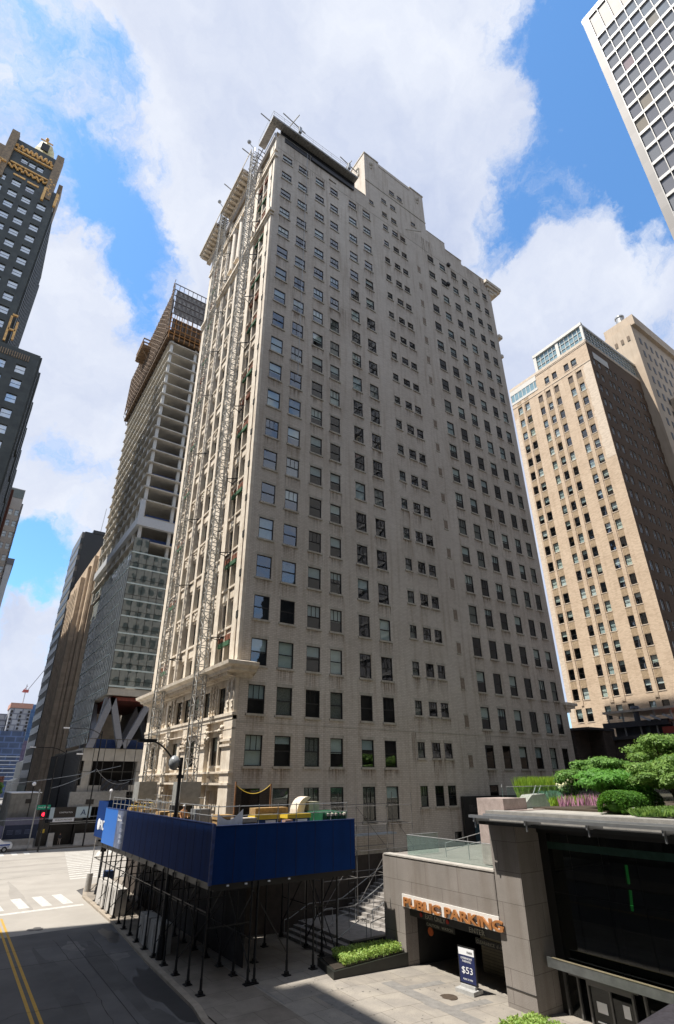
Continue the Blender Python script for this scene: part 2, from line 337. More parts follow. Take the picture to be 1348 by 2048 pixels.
# grooves, copings, brick infill strips, soldier bands
b = MB()
b.box(30.64, 42.79, Y0-.07, Y0+.02, 89.35, 89.55); b.box(30.6, 33.45, Y0-.1, Y0+5, 96.0, 96.25); b.box(39.9, 42.85, Y0-.1, Y0+5, 96.0, 96.25); b.box(33.45, 39.9, Y0-.06, Y0+5, 95.2, 95.3)
b.box(X0, 30.6, Y0-.05, Y0+.4, TOPZ, TOPZ+.12); b.box(42.8, 46.8, Y0-.05, Y0+.4, 87.7, 87.82); b.box(46.8, 51.15, Y0+.42, Y0+.9, 87.3, 87.42); b.box(51.1, X1, Y0-.05, Y0+.4, TOPZ, TOPZ+.12)
b.build('roof_coping', lime2, B)
b = MB()
for t in rows[1:21]:
    for dz in (0,): b.box(39.95, 40.5, Y0-.012, Y0+.02, t-2.0, t-.95); b.cut()
b.each('brick_infill', mat('infill_brick', (.33, .26, .20), .9, brick=(.34, .125, (.6, .55, .5))), B)
b = MB()
for t in rows[1:21]: b.box(39.9, 40.55, Y0-.03, Y0+.02, t-.95, t-.78); b.cut(); b.box(39.9, 40.55, Y0-.06, Y0+.02, t-2.12, t-2.0); b.cut()
b.box(X0+.3, X1, Y0-.02, Y0+.01, 82.42, 82.5); b.cut(); b.box(X0+.3, X1, Y0-.02, Y0+.01, 12.75, 12.82)
b.each('stone_string_course', lime2, B)
# merlon crests on the penthouse
b = MB()
for u in (31.9, 41.4):
    b.ball((u, Y0-.02, 94.2), .35, 10, sz=1.3); b.ball((u, Y0-.02, 93.4), .22, 8, sz=1.4)
b.ball((30.66, Y0+1.6, 93.9), .35, 10, sz=1.3); b.box(30.5, 30.7, Y0+1.3, Y0+1.9, 92.3, 93.5); b.build('crest_ornament', lime2, B)
def blind_of(r, i):
    x = r.random()
    if i < 1: return (0, None) if x < .8 else (.35, blindm[1])
    if x < .46: return (0, None)
    if x < .66: return (.48+.06*r.random(), blindm[r.choice((0, 0, 1))])
    if x < .74: return (.97, blindm[r.choice((0, 1, 1))])
    if x < .88: return (.97, curtain)
    return (.25+.3*r.random(), blindm[1])
REST = new_G(); ind = 0
for (u0, u1, v0, v1, i, j) in S_WIN:
    bl, bmn = blind_of(rng, i); mun = 2 if (rng.random() < .35 or 6 <= j <= 8) else 0
    if 6 <= j <= 8: bl, bmn = (0, None) if j > 6 else (.97, curtain)
    one = (i <= 4 and ind < 74)
    G = new_G() if one else REST
    win_parts(FS, u0, u1, v0, v1, .09, G, mun, bl, bmn, lintel=(i < 12), fw_=.06)
    if one: flush_G(G, B, sash, pane, lime2, lime2); ind += 1
for (u0, u1, v0, v1) in S_EXTRA: win_parts(FS, u0, u1, v0, v1, .09, REST, 0, 0, None, lintel=False)
b = MB(); FS.quad(b, 24.2, 25.5, 83.1, 83.5, -.2); b.build('vent_slot', darkin, B)

# rust and soot runs under the sills: thin film on the brick, faded by an attribute
def stain_material():
    ma = bpy.data.materials.new('rust_run'); ma.use_nodes = True; t_ = ma.node_tree; t_.nodes.clear(); nd = t_.nodes.new; lk = t_.links.new
    at = nd('ShaderNodeAttribute'); at.attribute_name = 'fade'; tcn = nd('ShaderNodeTexCoord'); mp = nd('ShaderNodeMapping'); mp.inputs['Scale'].default_value = (5, 5, .25); lk(tcn.outputs['Object'], mp.inputs[0])
    no = nd('ShaderNodeTexNoise'); no.inputs['Scale'].default_value = 1.2; no.inputs['Detail'].default_value = 4; lk(mp.outputs[0], no.inputs['Vector'])
    mr_ = nd('ShaderNodeMapRange'); mr_.inputs[1].default_value = .42; mr_.inputs[2].default_value = .68; lk(no.outputs['Fac'], mr_.inputs[0])
    mu = nd('ShaderNodeMath'); mu.operation = 'MULTIPLY'; lk(at.outputs['Fac'], mu.inputs[0]); lk(mr_.outputs[0], mu.inputs[1])
    tr = nd('ShaderNodeBsdfTransparent'); df = nd('ShaderNodeBsdfDiffuse'); df.inputs['Color'].default_value = (.17, .105, .06, 1); mx_ = nd('ShaderNodeMixShader'); lk(mu.outputs[0], mx_.inputs[0]); lk(tr.outputs[0], mx_.inputs[1]); lk(df.outputs[0], mx_.inputs[2])
    o = nd('ShaderNodeOutputMaterial'); lk(mx_.outputs[0], o.inputs[0]); return ma
vs_, fs_, fd_ = [], [], []; rq = random.Random(77)
for (u0, u1, v0, v1, i, j) in S_WIN:
    if rq.random() < .15: continue
    L0 = rq.uniform(.8, 1.75)
    if j in (3, 5, 8, 11) or rq.random() < .3: u0 -= .2; u1 += .2
    k = len(vs_); a_ = rq.uniform(.2, .7); zt0 = v0-.15
    vs_ += [(u0-X0, -.006, zt0-L0), (u1-X0, -.006, zt0-L0), (u1-X0, -.006, zt0), (u0-X0, -.006, zt0)]; fs_.append((k, k+1, k+2, k+3)); fd_ += [0, 0, a_, a_]
for _ in range(26):
    u = rq.uniform(17, 55); zt0 = rq.choice((85.2, 85.2, 82.4, 12.7, 60, 40)); k = len(vs_); w = rq.uniform(.5, 2.2); L0 = rq.uniform(3, 9)
    if any(abs(u-q[0]) < 1.2 for q in ((31, 0),)): continue
    vs_ += [(u-X0, -.004, zt0-L0), (u+w-X0, -.004, zt0-L0), (u+w-X0, -.004, zt0), (u-X0, -.004, zt0)]; fs_.append((k, k+1, k+2, k+3)); fd_ += [0, 0, .4, .4]
fs_ = [f for f in fs_[:len(S_WIN)] if True][:len(fs_)]
me = bpy.data.meshes.new('rust_stain'); n4 = len(fs_)*4; me.from_pydata(vs_[:n4], [], fs_); at_ = me.attributes.new('fade', 'FLOAT', 'POINT'); at_.data.foreach_set('value', [float(x) for x in fd_[:n4]])
me.materials.append(stain_material()); ob = bpy.data.objects.new('rust_stain', me); COL.objects.link(ob); ob.parent = B; ob['kind'] = 'stuff'

# ---- west face (cream terracotta)
FWo = FR((X0, 0, 0), (0, -1, 0))       # u = -y
def wy(y0, y1): return (-y1, -y0)
single = [(41.95, 43.3), (51.1, 52.45)]; cent = [(44.4, 45.85), (46.47, 47.98), (48.6, 50.05)]
pairs = [(38.2, 39.35), (39.68, 40.9), (53.5, 54.72), (55.05, 56.2)]
REC = .30
W_WIN = []
for i, t in enumerate(rows):
    if i == 0: continue
    if i == 2: ys = [(38.9, 40.2)]+[(42.0, 43.3)]+cent+[(51.1, 52.4), (54.2, 55.5)]; h = 2.0; t = 15.5
    elif i >= 18 and i <= 20: ys = pairs+single; h = 1.9
    elif i == 21: ys = pairs+single+cent; h = 1.3; t = 83.6
    else: ys = pairs+single+cent; h = 2.0 if i < 4 else 2.25
    for y0, y1 in ys: W_WIN.append((*wy(y0, y1), t-h, t, i, y0))
loggia = (*wy(44.35, 50.05), 71.3, 79.9)
bays = [(38.1, 41.0), (41.9, 43.35), (44.35, 50.1), (51.05, 52.5), (53.4, 56.3)]
arch = [(*wy(y0+.15, y1-.15), 0.5, 8.3) for y0, y1 in ((38.1, 41.1), (42.9, 45.5), (46.7, 49.9), (51.4, 53.7), (54.0, 56.4))]
b = MB()
FWo.wall(b, -Y1, -Y0, 0, TOPZ-.3, [w[:4] for w in W_WIN]+[loggia]+arch, .25, d=-REC)
b.build('terracotta_wall', limestone, B)
b = MB(); b.q([FWo.P(loggia[0], 71.3, -1.5), FWo.P(loggia[1], 71.3, -1.5), FWo.P(loggia[1], 79.9, -1.5), FWo.P(loggia[0], 79.9, -1.5)]); b.cut()
for a in arch: FWo.quad(b, a[0], a[1], 0.5, 8.3, -REC-.24); b.cut()
b.each('blank_panel', limestone, B)
b = MB()
for y0, y1 in ((36.5, 37.0), (37.22, 38.1), (41.0, 41.9), (43.35, 44.35), (50.1, 51.05), (52.5, 53.4), (56.3, 57.9)):
    FWo.box(b, *wy(y0, y1), 17.2, 69.2, -REC, 0); FWo.box(b, *wy(y0, y1), 69.6, 84.6, -REC, 0); b.cut()
for y0, y1 in ((45.87, 46.45), (48.0, 48.58)): FWo.box(b, *wy(y0, y1), 17.2, 69.2, -REC, -.05); b.cut()
for y0, y1 in ((39.38, 39.65), (54.75, 55.02)): FWo.box(b, *wy(y0, y1), 17.2, 80, -REC, -.08); b.cut()
for y0, y1 in ((36.5, 38.1), (41.3, 42.7), (45.6, 46.6), (50.0, 51.3), (53.8, 54.0), (56.5, 57.9)): FWo.box(b, *wy(y0, y1), 0, 13.3, -REC, 0); b.cut()
FWo.box(b, *wy(57.0, 57.9), 13.4, 15.9, -REC, 0); b.cut(); FWo.box(b, *wy(36.5, 38.0), 13.4, 15.9, -REC, 0)
b.each('pier', limestone, B)
# hidden face of the corner chase with steel brackets
b = MB(); FWo.box(b, *wy(37.0, 37.22), 17.2, 84, -REC, -.22); b.build('open_corner_joint', mat('exposed_backing', (.16, .10, .07), .95), B)
b = MB()
for k in range(18): FWo.box(b, *wy(36.95, 37.3), 20.5+3.5*k, 21.1+3.5*k, -.2, .05); b.cut()
b.each('corner_steel_bracket', darkin, B)
# spandrel panels, some with ornament, some opened up
b = MB(); o_ = MB(); ex = MB(); gr = MB(); rs = random.Random(5)
for i, t in enumerate(rows):
    if i < 3 or i > 20: continue
    for k, (y0, y1) in enumerate([(38.2, 40.9)]+single+cent+[(53.5, 56.2)]):
        if 17 < i < 21 and k in (3, 4, 5): continue
        zb = t+.12; zt = t+1.05
        FWo.box(b, *wy(y0, y1), zb+.1, zt-.1, -REC, -.2)
        FWo.box(b, *wy(y0-.05, y1+.05), zt+.02, zt+.2, -REC, -.06); b.cut()
        if k in (1, 2, 3, 4, 5) and i % 2 == 0:
            for q in range(4): o_.ball(FWo.P(-(y0+y1)/2+rs.uniform(-.35, .35), (zb+zt)/2+rs.uniform(-.25, .25), -.18), .14, 6)
    if i % 2 == 1 or i > 8:
        for (y0, y1) in ((38.15, 40.95), (53.45, 56.25)):
            if i in (6, 12, 16): continue
            c = rs.uniform(0, .8)
            FWo.box(ex, *wy(y0+c*.5, y1-rs.uniform(0, .6)), t+.14, t+.62, -REC+.02, -.09)
            for q in range(4): FWo.box(ex, *wy(y0+.5+q*.65, y0+.62+q*.65), t+.16, t+.6, -.15, -.06)
            ex.cut()
            if i % 2: FWo.box(gr, *wy(y0+.3, y1-.3), t-.28, t+.08, -.22, -.02); gr.cut()
b.each('spandrel_panel', limestone, B); o_.build('spandrel_ornament', limestone, B, smooth=True)
ex.each('exposed_backup_brick', mat('exposed_red_brick', (.24, .085, .045), .95, cont=.6, sc=6), B); gr.each('green_netting', mat('green_net', (.05, .14, .07), .9, cont=.5, sc=12), B)
# lower cornice
b = MB(); y0, y1 = 35.3, 59.1
prof = [(0, 15.9), (-.15, 15.9), (-.2, 16.15), (-.75, 16.25), (-.8, 16.45), (-1.15, 16.6), (-1.2, 16.85), (0, 17.15)]
for (p, z0), (q_, z1) in zip(prof, prof[1:]):
    b.q([(X0+p, y0-(-p)*.0 if p == 0 else Y0+p, z0), (X0+q_, Y0+q_ if q_ != 0 else Y0, z1), (X0+q_, Y1-q_, z1), (X0+p, Y1-p, z0)])
    b.q([(X0+p, Y0+p, z0), (X0+1.3, Y0+p, z0), (X0+1.3, Y0+q_, z1), (X0+q_, Y0+q_, z1)])
b.q([(X0+1.3, Y0, 15.9), (X0+1.3, Y0-.75, 16.25), (X0+1.3, Y0-1.2, 16.85), (X0+1.3, Y0, 17.15)])
b.build('lower_cornice', limestone, B)
b = MB(); k = Y0+.1
while k < Y1: b.box(X0-.68, X0-.1, k, k+.2, 15.98, 16.22); k += .42
b.build('dentil_course', limestone, B)
b = MB()
for z0, z1, d in ((13.22, 13.42, .12), (12.95, 13.22, .04), (12.3, 12.38, .03), (9.42, 9.55, .1), (8.68, 8.82, .1), (69.2, 69.6, .35), (68.9, 69.2, .15), (80.2, 80.6, .22), (81.4, 81.6, .15)):
    FWo.box(b, *wy(Y0-(d if d > .05 else 0), Y1), z0, z1, -REC, d); b.cut()
for y0, y1 in ((36.5, 38.1), (41.3, 42.7), (45.6, 46.6), (50.0, 51.3)):
    for z0 in (11.5, 11.15): FWo.box(b, *wy(y0-.08, y1+.08), z0, z0+.16, 0, .14); b.cut()
b.each('ledge', limestone, B)
# carved frieze ornaments
b = MB()
for y in (36.75, 37.5, 38.5, 40.6, 41.1, 41.7, 43.7, 44.0, 46.1, 46.3, 48.2, 48.4, 50.5, 51.4, 53.2, 53.8, 56.2):
    for z in (13.8, 14.2, 14.65, 15.1, 15.5): b.ball((X0+(-.02 if y < 38 else .28), y, z), .11+.05*rs.random(), 6, sz=1.3)
    b.box(X0-(.06 if y < 38 else -.22), X0+.35, y-.16, y-.12, 13.5, 15.8); b.cut()
for y in (38.3, 41.0, 42.5, 45.7, 50.2, 51.2): 
    for q in range(7): b.ball((X0-.05+.1*rs.random(), y+rs.uniform(-.3, .5), 12.1+rs.uniform(-.5, .5)), .16, 6)
    b.cut()
for yy in (39.7, 44.1, 48.3, 52.6):
    for q in range(15): b.ball((X0+.27, yy+rs.uniform(-1.3, 1.3), 9.12+rs.uniform(-.2, .2)), .07, 6)
    b.cut()
b.each('carved_ornament', limestone, B, smooth=True)
# giant columns and capitals, recess back wall windows
for y in (46.16, 48.29):
    b = MB(); b.tube((X0+.15, y, 71.3), (X0+.15, y, 79.2), .44, .38, 16); b.box(X0-.35, X0+.7, y-.5, y+.5, 79.4, 79.9); b.box(X0-.35, X0+.7, y-.5, y+.5, 71.2, 71.5); b.tube((X0+.15, y, 79.15), (X0+.15, y, 79.4), .42, .55, 16); b.build('column', limestone, B, smooth=False)
b = MB()
for t in (74.2, 77.6):
    for y0, y1 in cent: FWo.box(b, *wy(y0, y1), t-2.1, t, -1.49, -1.42); b.cut()
b.each('loggia_window', darkin, B)
b = MB()
for y in (43.85, 50.55, 41.4, 53.0): FWo.box(b, *wy(y-.3, y+.3), 70.2, 71.2, 0, .35); FWo.box(b, *wy(y-.22, y+.22), 69.7, 70.2, 0, .2); b.cut()
b.each('bracket', limestone, B)
# main cornice: still in place between the masts and to the north, taken down at the corner
b = MB(); br = MB()
for y0, y1 in ((43.2, 50.6), (52.6, 59.2)):
    b.box(X0-1.62, X0+.2, y0, y1, 85.2, 85.5); b.box(X0-1.75, X0+.2, y0-.02, y1+.02, 85.5, 85.78); b.box(X0-.5, X0+.1, y0, y1, 84.5, 85.15)
    k = y0+.25
    while k < y1-.3: br.box(X0-1.5, X0-.5, k, k+.35, 84.75, 85.15); br.cut(); k += .82
    b.cut()
b.each('main_cornice', limestone, B); br.each('modillion', limestone, B)
b = MB(); b.box(X0-1.82, X0-1.76, 40.3, 59.2, 85.45, 85.8); b.build('eave_fascia', lime2, B)
b = MB(); b.box(X0-.28, X0, Y0, Y1, 84.3, 85.2); b.build('stripped_parapet', mat('pale_membrane', (.50, .50, .53), .5, cont=.15), B)
b = MB()
for k in range(7): b.box(X0-1.6, X0-.1, 50.8+k*.26, 50.86+k*.26, 84.9, 85.1)
for k in range(8): b.beam((X0-1.3, 39.2+k*.5, 84.6), (X0-.1, 39.2+k*.5, 84.5), .07)
b.beam((X0-.75, 38.8, 84.6), (X0-.75, 43.2, 84.6), .09); b.build('exposed_cornice_steel', mat('rusty_steel', (.07, .045, .035), .8, cont=.5), B)
# stubs of the cornices on the east end
b = MB(); b.box(55.9, 59.2, Y0-.45, Y0+3, 84.1, 84.6); b.box(55.6, 59.4, Y0-.6, Y0+3, 84.6, 85.2); b.box(56.3, 58.6, Y0-.2, Y0+3, 83.4, 84.1); b.box(56.6, 57.6, Y0-.1, Y0+3, 82.8, 83.4); b.ball((57.2, Y0, 85.5), .35, 8); b.ball((59, Y0, 85.4), .3, 8); b.cut()
b.box(X1, X1+.8, Y0-.3, Y0+3, 73.0, 73.6); b.cut(); b.box(X1, X1+.45, Y0-.1, Y0+3, 69.0, 69.5); b.cut()
b.box(56.3, 58.7, Y0-.35, Y0+3, 16.55, 16.85); b.box(56.5, 58.3, Y0-.25, Y0+3, 16.25, 16.55); b.box(56.7, 57.5, Y0-.15, Y0+3, 15.8, 16.25)
b.each('cornice_stub', limestone, B)
# west windows
ind = 0
for (u0, u1, v0, v1, i, y) in W_WIN:
    bl, bmn = blind_of(rng, i)
    if i == 1: bl, bmn = .48, blindm[0]
    F2 = FR((X0+REC, 0, 0), (0, -1, 0)); one = i <= 3 and ind < 25
    G = new_G() if one else REST
    win_parts(F2, u0, u1, v0, v1, .2, G, 0, bl, bmn, sill=True, lintel=False, sil=.03)
    if one: flush_G(G, B, sash, pane, limestone, limestone); ind += 1
flush_G(REST, B, sash, pane, lime2, lime2, single=False)
# plinth courses at street level
b = MB(); b.box(X0+.4, 41, Y0-.12, Y0, 3.9, 4.15); b.build('water_table', lime2, B)
b = MB(); b.box(X0+.3, 41, Y0-.09, Y0-.005, 0, 3.9); b.box(X0-.06, X0+.3, Y0-.05, Y1, 0, 4.0); b.build('shade_dark_base', mat('shade_dark_base', (.07, .055, .045), .7, cont=.3, streak=.3), B)  # base coloured near-black to paint in the deep shade under the shed
# hanging rope
b = MB(); b.tube((20.6, Y0-.35, 85), (20.3, Y0-.25, 46), .03, n=5); b.build('suspension_rope', steel, B)
b = MB(); b.beam((38.2, Y0-.05, 84.2), (40.6, Y0-.9, 84.6), .09); b.build('flag_pole', lime2, B)
b = MB()
for u, z in ((46.6, 82.3), (45.9, 77.5)): b.box(u, u+.5, Y0-.4, Y0-.03, z, z+.45); b.cut()
b.each('flood_light', sash, B)

# ================================================================== GROUND
def sheet(name, pts, m, kind='structure', **kw):
    b = MB(); b.q(pts); return b.build(name, m, None, kind=kind, **kw)
asph = mat('worn_asphalt', (.135, .13, .128), .82, col2=(.08, .077, .077), sc=.22, detail=8, fine=.25)
conc_road = mat('pale_concrete_road', (.36, .335, .30), .85, col2=(.30, .28, .25), sc=.3, detail=8, fine=.12)
sheet('ground', [(-600, -400, -.95), (900, -400, -.95), (900, 1400, -.95), (-600, 1400, -.95)], mat('distant_ground', (.22, .21, .19), .9, sc=.01))
b = MB(); b.box(-60, 14.6, -60, 45.6, -1.0, -.03); b.box(-60, 90, 45.6, 340, -1.0, -.03); b.box(14.6, 90, 36.4, 45.6, -1.0, -.03); b.build('road_bed', asph, None, kind='structure')
sheet('road', [(-3, -30, 0), (12.2, -30, 0), (12.2, 45.6, 0), (-3, 45.6, 0)], asph)
sheet('road_intersection', [(-60, 45.6, 0), (12.2, 45.6, 0), (12.5, 60, 0), (18, 66, 0), (80, 66, 0), (80, 96, 0), (-60, 96, 0)], conc_road)
sheet('far_road', [(-6, 96, 0), (10, 96, 0), (28, 330, 0), (8, 330, 0)], conc_road)
white = mat('worn_white_road_paint', (.58, .575, .55), .7, col2=(.40, .385, .355), sc=3.5)
yellow = mat('worn_yellow_road_paint', (.50, .30, .04), .7, col2=(.42, .25, .04), sc=4)
def marks(name, quads, m):
    b = MB()
    for q in quads: b.q([(x, y, .006) for x, y in q]); b.cut()
    return b.each(name, m, None, kind='structure')
marks('crosswalk_stripe', [[(x, 54.3, ), (x+.75, 54.3), (x+.55, 58.9), (x-.2, 58.9)] for x in (-1.2, .5, 2.2, 3.9, 5.6, 7.35, 8.95, 10.5)], white)
marks('stop_line', [[(-2, 52.2), (11.8, 52.9), (11.8, 53.5), (-2, 52.8)]], white)
marks('crosswalk_stripe', [[(13.1+.22*k, 66.6+1.55*k), (16.7+.22*k, 66.9+1.55*k), (16.75+.22*k, 67.5+1.55*k), (13.15+.22*k, 67.2+1.55*k)] for k in range(16)], white)
marks('crosswalk_stripe', [[(x, 91.5), (x+.7, 91.5), (x+.75, 94.6), (x+.05, 94.6)] for x in (5.2, 6.9, 8.6, 10.2, 11.7)], white)
marks('crosswalk_stripe', [[(19+.5*k, 84.0+.2*k), (19.6+.5*k, 84.2+.2*k), (21.2+.5*k, 89.5+.1*k), (20.6+.5*k, 89.4+.1*k)] for k in (0, 3, 6)], white)
marks('yellow_line', [[(5.02, -10), (5.16, -10), (5.72, 51.5), (5.58, 51.5)], [(5.34, -10), (5.48, -10), (6.02, 51.5), (5.88, 51.5)]], yellow)
joint = mat('dark_joint', (.03, .028, .026), .9)
marks('road_joint', [[(-3, 39.2), (11.6, 38.0), (11.6, 38.05), (-3, 39.25)], [(8.9, 10), (8.94, 10), (9.1, 44), (9.06, 44)]], joint)
wet = mat('damp_asphalt_patch', (.05, .048, .047), .45, sc=1.2, spec=.6)
def blob(name, cx, cy, rx, ry, m, z=.005, n=26, seed=1, kind='structure', rot=0.):
    r = random.Random(seed); ph = [r.random()*6 for _ in range(4)]; b = MB(); pts = []
    for i in range(n):
        t = 2*math.pi*i/n; k = 1+.18*math.sin(3*t+ph[0])+.12*math.sin(5*t+ph[1])+.08*math.sin(8*t+ph[2]); x, y = rx*k*math.cos(t), ry*k*math.sin(t)
        pts.append((cx+x*math.cos(rot)-y*math.sin(rot), cy+x*math.sin(rot)+y*math.cos(rot), z))
    b.q(pts); return b.build(name, m, None, kind=kind)
blob('damp_patch', 11.0, 30.6, .75, 4.2, wet, seed=2); blob('damp_patch', 11.3, 42.3, .45, 2.0, wet, seed=4)
def crack(name, pts, w, m, z=.007, seed=1):
    r = random.Random(seed); P_ = []
    for (a, c) in zip(pts, pts[1:]):
        for k in range(14): t_ = k/14; P_.append((a[0]+(c[0]-a[0])*t_+r.uniform(-.06, .06), a[1]+(c[1]-a[1])*t_+r.uniform(-.06, .06)))
    b = MB()
    for a, c in zip(P_, P_[1:]):
        d = Vector((c[0]-a[0], c[1]-a[1], 0)); n = Vector((-d.y, d.x, 0)).normalized()*w*r.uniform(.4, 1)
        b.q([(a[0]-n.x, a[1]-n.y, z), (a[0]+n.x, a[1]+n.y, z), (c[0]+n.x, c[1]+n.y, z), (c[0]-n.x, c[1]-n.y, z)])
    return b.build(name, m, None, kind='structure')
for k, p in enumerate(([(8.3, 12), (8.0, 24), (8.4, 33), (8.1, 44)], [(3.0, 30), (5, 31.5), (8.1, 31)], [(8.3, 27), (11.2, 26.4)], [(3.8, 42), (11.9, 41.4)], [(10.0, 33), (10.4, 45)], [(2, 70), (12, 71.5), (30, 70)], [(6, 60), (7, 78), (6.4, 94)], [(0, 84), (18, 83)])):
    crack('road_crack', p, .018 if k < 5 else .03, joint, seed=k)
oil = mat('oil_darkened_lane', (.09, .086, .084), .75, col2=(.06, .058, .057), sc=.6, fine=.3); pale = mat('pale_asphalt_patch', (.18, .172, .165), .85, sc=2, fine=.3)
for k, (x, y, rx, ry, mm) in enumerate(((9.6, 35, .55, 7, oil), (7.1, 33, .45, 8, oil), (6.6, 24, .6, 5, oil), (9.9, 25, .5, 4, oil), (8.9, 41, .5, 1.2, pale), (10.7, 37.5, .5, .8, pale), (7.6, 46.8, .5, .5, oil), (3.5, 36, .7, 6, oil))):
    blob('road_stain', x, y, rx, ry, mm, z=.0032+.0003*k, seed=20+k)
cst = mat('tyre_worn_concrete', (.27, .25, .225), .85, col2=(.32, .30, .27), sc=.5, fine=.2)
for k, (x, y, rx, ry, ro) in enumerate(((5, 75, 16, .9, .05), (4, 79.5, 18, .8, .04), (7.8, 60, .5, 7, 0), (20, 74, 9, .7, 0), (4, 86, 18, .8, .02))): blob('road_stain', x, y, rx, ry, cst, z=.003+.0004*k, seed=40+k, rot=ro)
# kerbs, pavements (a step of 0.13 m)
pave = mat('pavement_concrete', (.28, .245, .205), .85, col2=(.19, .165, .135), sc=.8, detail=7, fine=.2, brick=(2.4, 1.5, (.5, .48, .45), .85, 1))
plaza_m = mat('plaza_granite_paving', (.35, .32, .275), .8, col2=(.26, .24, .215), sc=.9, detail=6, fine=.3, brick=(1.6, 1.6, (.45, .43, .40), .86, 1))
pave_j = None
kerbm = mat('kerb_stone', (.34, .29, .23), .85, sc=2)
kl = [(11.07, -20), (11.1, 26), (11.34, 27.6), (11.55, 35.4), (12.1, 45), (12.25, 56.2), (13.2, 60.5), (16, 63.6), (20, 65), (80, 65)]
b = MB()
for (a, c), (d, e) in zip(kl, kl[1:]):
    n = Vector((e-c, a-d, 0)).normalized()*.32; b.hexa([(a, c, -.02), (a+n.x, c+n.y, -.02), (d+n.x, e+n.y, -.02), (d, e, -.02), (a, c, .13), (a+n.x, c+n.y, .13), (d+n.x, e+n.y, .13), (d, e, .13)])
b.build('kerb', kerbm, None, kind='structure')
sheet('pavement', [(11.3, -20, .125), (14.6, -20, .125), (14.6, 36.45, .125), (80, 36.45, .125), (80, 64.9, .125), (20, 64.8, .125), (16.2, 63.4, .125), (13.3, 60.2, .125), (12.5, 56.2, .125), (12.3, 45, .125), (11.8, 35.4, .125), (11.5, 27.6, .125)], pave)
b = MB(); b.q([(14.6, -20, .12), (18.5, -20, .12), (18.5, 36.4, .12), (14.6, 36.4, .12)]); b.q([(18.5, -20, .12), (25.5, -20, -.3), (25.5, 36.4, -.3), (18.5, 36.4, .12)]); b.q([(25.5, -20, -.3), (60, -20, -.9), (60, 30, -.9), (25.5, 30, -.3)])
b.build('plaza', plaza_m, None, kind='structure')
def pz(x): return .12 if x < 18.5 else .12-.06*(x-18.5)
dk = mat('dark_granite_band', (.25, .24, .225), .8, sc=3, fine=.3)
b = MB()
for x0, y0, x1, y1 in ((20.0, 19.5, 20.75, 25.4), (15, 21.6, 20, 22.3), (20.75, 24.0, 23.0, 24.5), (16.3, 17, 16.9, 25.5), (20.75, 21.0, 23.0, 21.5), (14.7, 25.5, 14.78, 36)):
    b.q([(x0, y0, pz(x0)+.005), (x1, y0, pz(x1)+.005), (x1, y1, pz(x1)+.005), (x0, y1, pz(x0)+.005)]); b.cut()
b.each('paving_band', dk, None, kind='structure')
b = MB(); b.tube((21.55, 22.4, pz(21.55)), (21.55, 22.4, pz(21.55)+.012), .42, n=20); b.tube((21.55, 22.4, pz(21.55)), (21.55, 22.4, pz(21.55)+.018), .3, n=20)
tag(b.build('manhole_cover', mat('rusty_iron', (.10, .075, .055), .7, .4, sc=8)), 'round rusty manhole cover in the sunlit plaza paving', 'manhole')
rs9 = random.Random(99); b = MB()
for k in range(150):
    x, y = rs9.uniform(14.8, 25), rs9.uniform(15, 29); z = pz(x)+.006; rr9 = rs9.uniform(.02, .05); b.q([(x+rr9*math.cos(a)*1.2, y+rr9*math.sin(a), z-.06*(rr9*math.cos(a)*1.2 if x > 18.5 else 0)) for a in [math.pi*q/3 for q in range(6)]])
b.build('gum_spots', mat('old_gum', (.12, .11, .10), .9), None, kind='stuff', label='small dark gum spots on the plaza paving')
# far pavement on the tower side
b = MB(); b.box(12.5, 120, 96.5, 140, -.02, .13); b.build('far_pavement', pave, None, kind='structure')
b = MB(); b.box(-60, -7, 96.5, 300, -.02, .13); b.build('far_left_pavement', pave, None, kind='structure')
b = MB(); b.box(-8, -3, -40, 46, -.02, .13); b.build('near_left_pavement', pave, None, kind='structure')

# ================================================================== SIDEWALK SHED
SH = thing('sidewalk_shed', (12, 28.5, 0), 'blue panelled pedestrian shed on black posts wrapped round the pale building corner', 'sidewalk shed')
blue = mat('blue_painted_plywood', (.001, .028, .14), .75, cont=.18, sc=.8, streak=.35, spec=.15)
blue_lit = mat('light_blue_poster', (.02, .14, .50), .5, cont=.05)
wtxt = mat('white_vinyl', (.75, .76, .78), .5, cont=.04)
zt, zb = 6.85, 4.35
b = MB()
b.box(12.0, 12.08, 28.5, 51.2, zb+.08, zt+.1); b.cut(); b.box(12.08, 20.85, 28.5, 28.58, zb, zt); b.cut(); b.box(20.77, 20.85, 28.58, 36.3, zb, zt-.0); b.cut()
b.box(12.0, 12.08, 51.2, 54.6, zb+.35, zt+.55); b.cut(); b.box(12.08, 16, 54.5, 54.6, zb+.35, zt+.55)
b.each('parapet_panel', blue, SH)
b = MB()
for k in range(18):
    if 28.6+1.22*k < 44.8: b.box(11.992, 12.0, 28.6+1.22*k, 28.63+1.22*k, zb+.1, zt+.08)
for k in range(7): b.box(13.2+1.22*k, 13.23+1.22*k, 28.49, 28.5, zb+.02, zt-.02)
b.build('panel_seam', mat('dark_navy_seam', (.001, .008, .05), .8), SH)
b = MB(); b.box(11.95, 12.1, 28.45, 28.6, zb-.02, zt+.12); b.box(11.96, 12.09, 28.6, 51.2, zt+.1, zt+.14); b.box(12.1, 20.85, 28.46, 28.6, zt, zt+.04); b.build('panel_cap', mat('weathered_blue_trim', (.03, .06, .20), .7, cont=.5, sc=6), SH)
b = MB(); b.box(12.08, 20.77, 28.58, 36.3, 4.55, 4.75); b.box(12.08, 16.0, 36.3, 54.5, 4.6, 4.78); b.build('deck', mat('deck_planks', (.30, .24, .16), .9, brick=(4, .25, (.4, .35, .3), .7, 1)), SH)
b = MB()
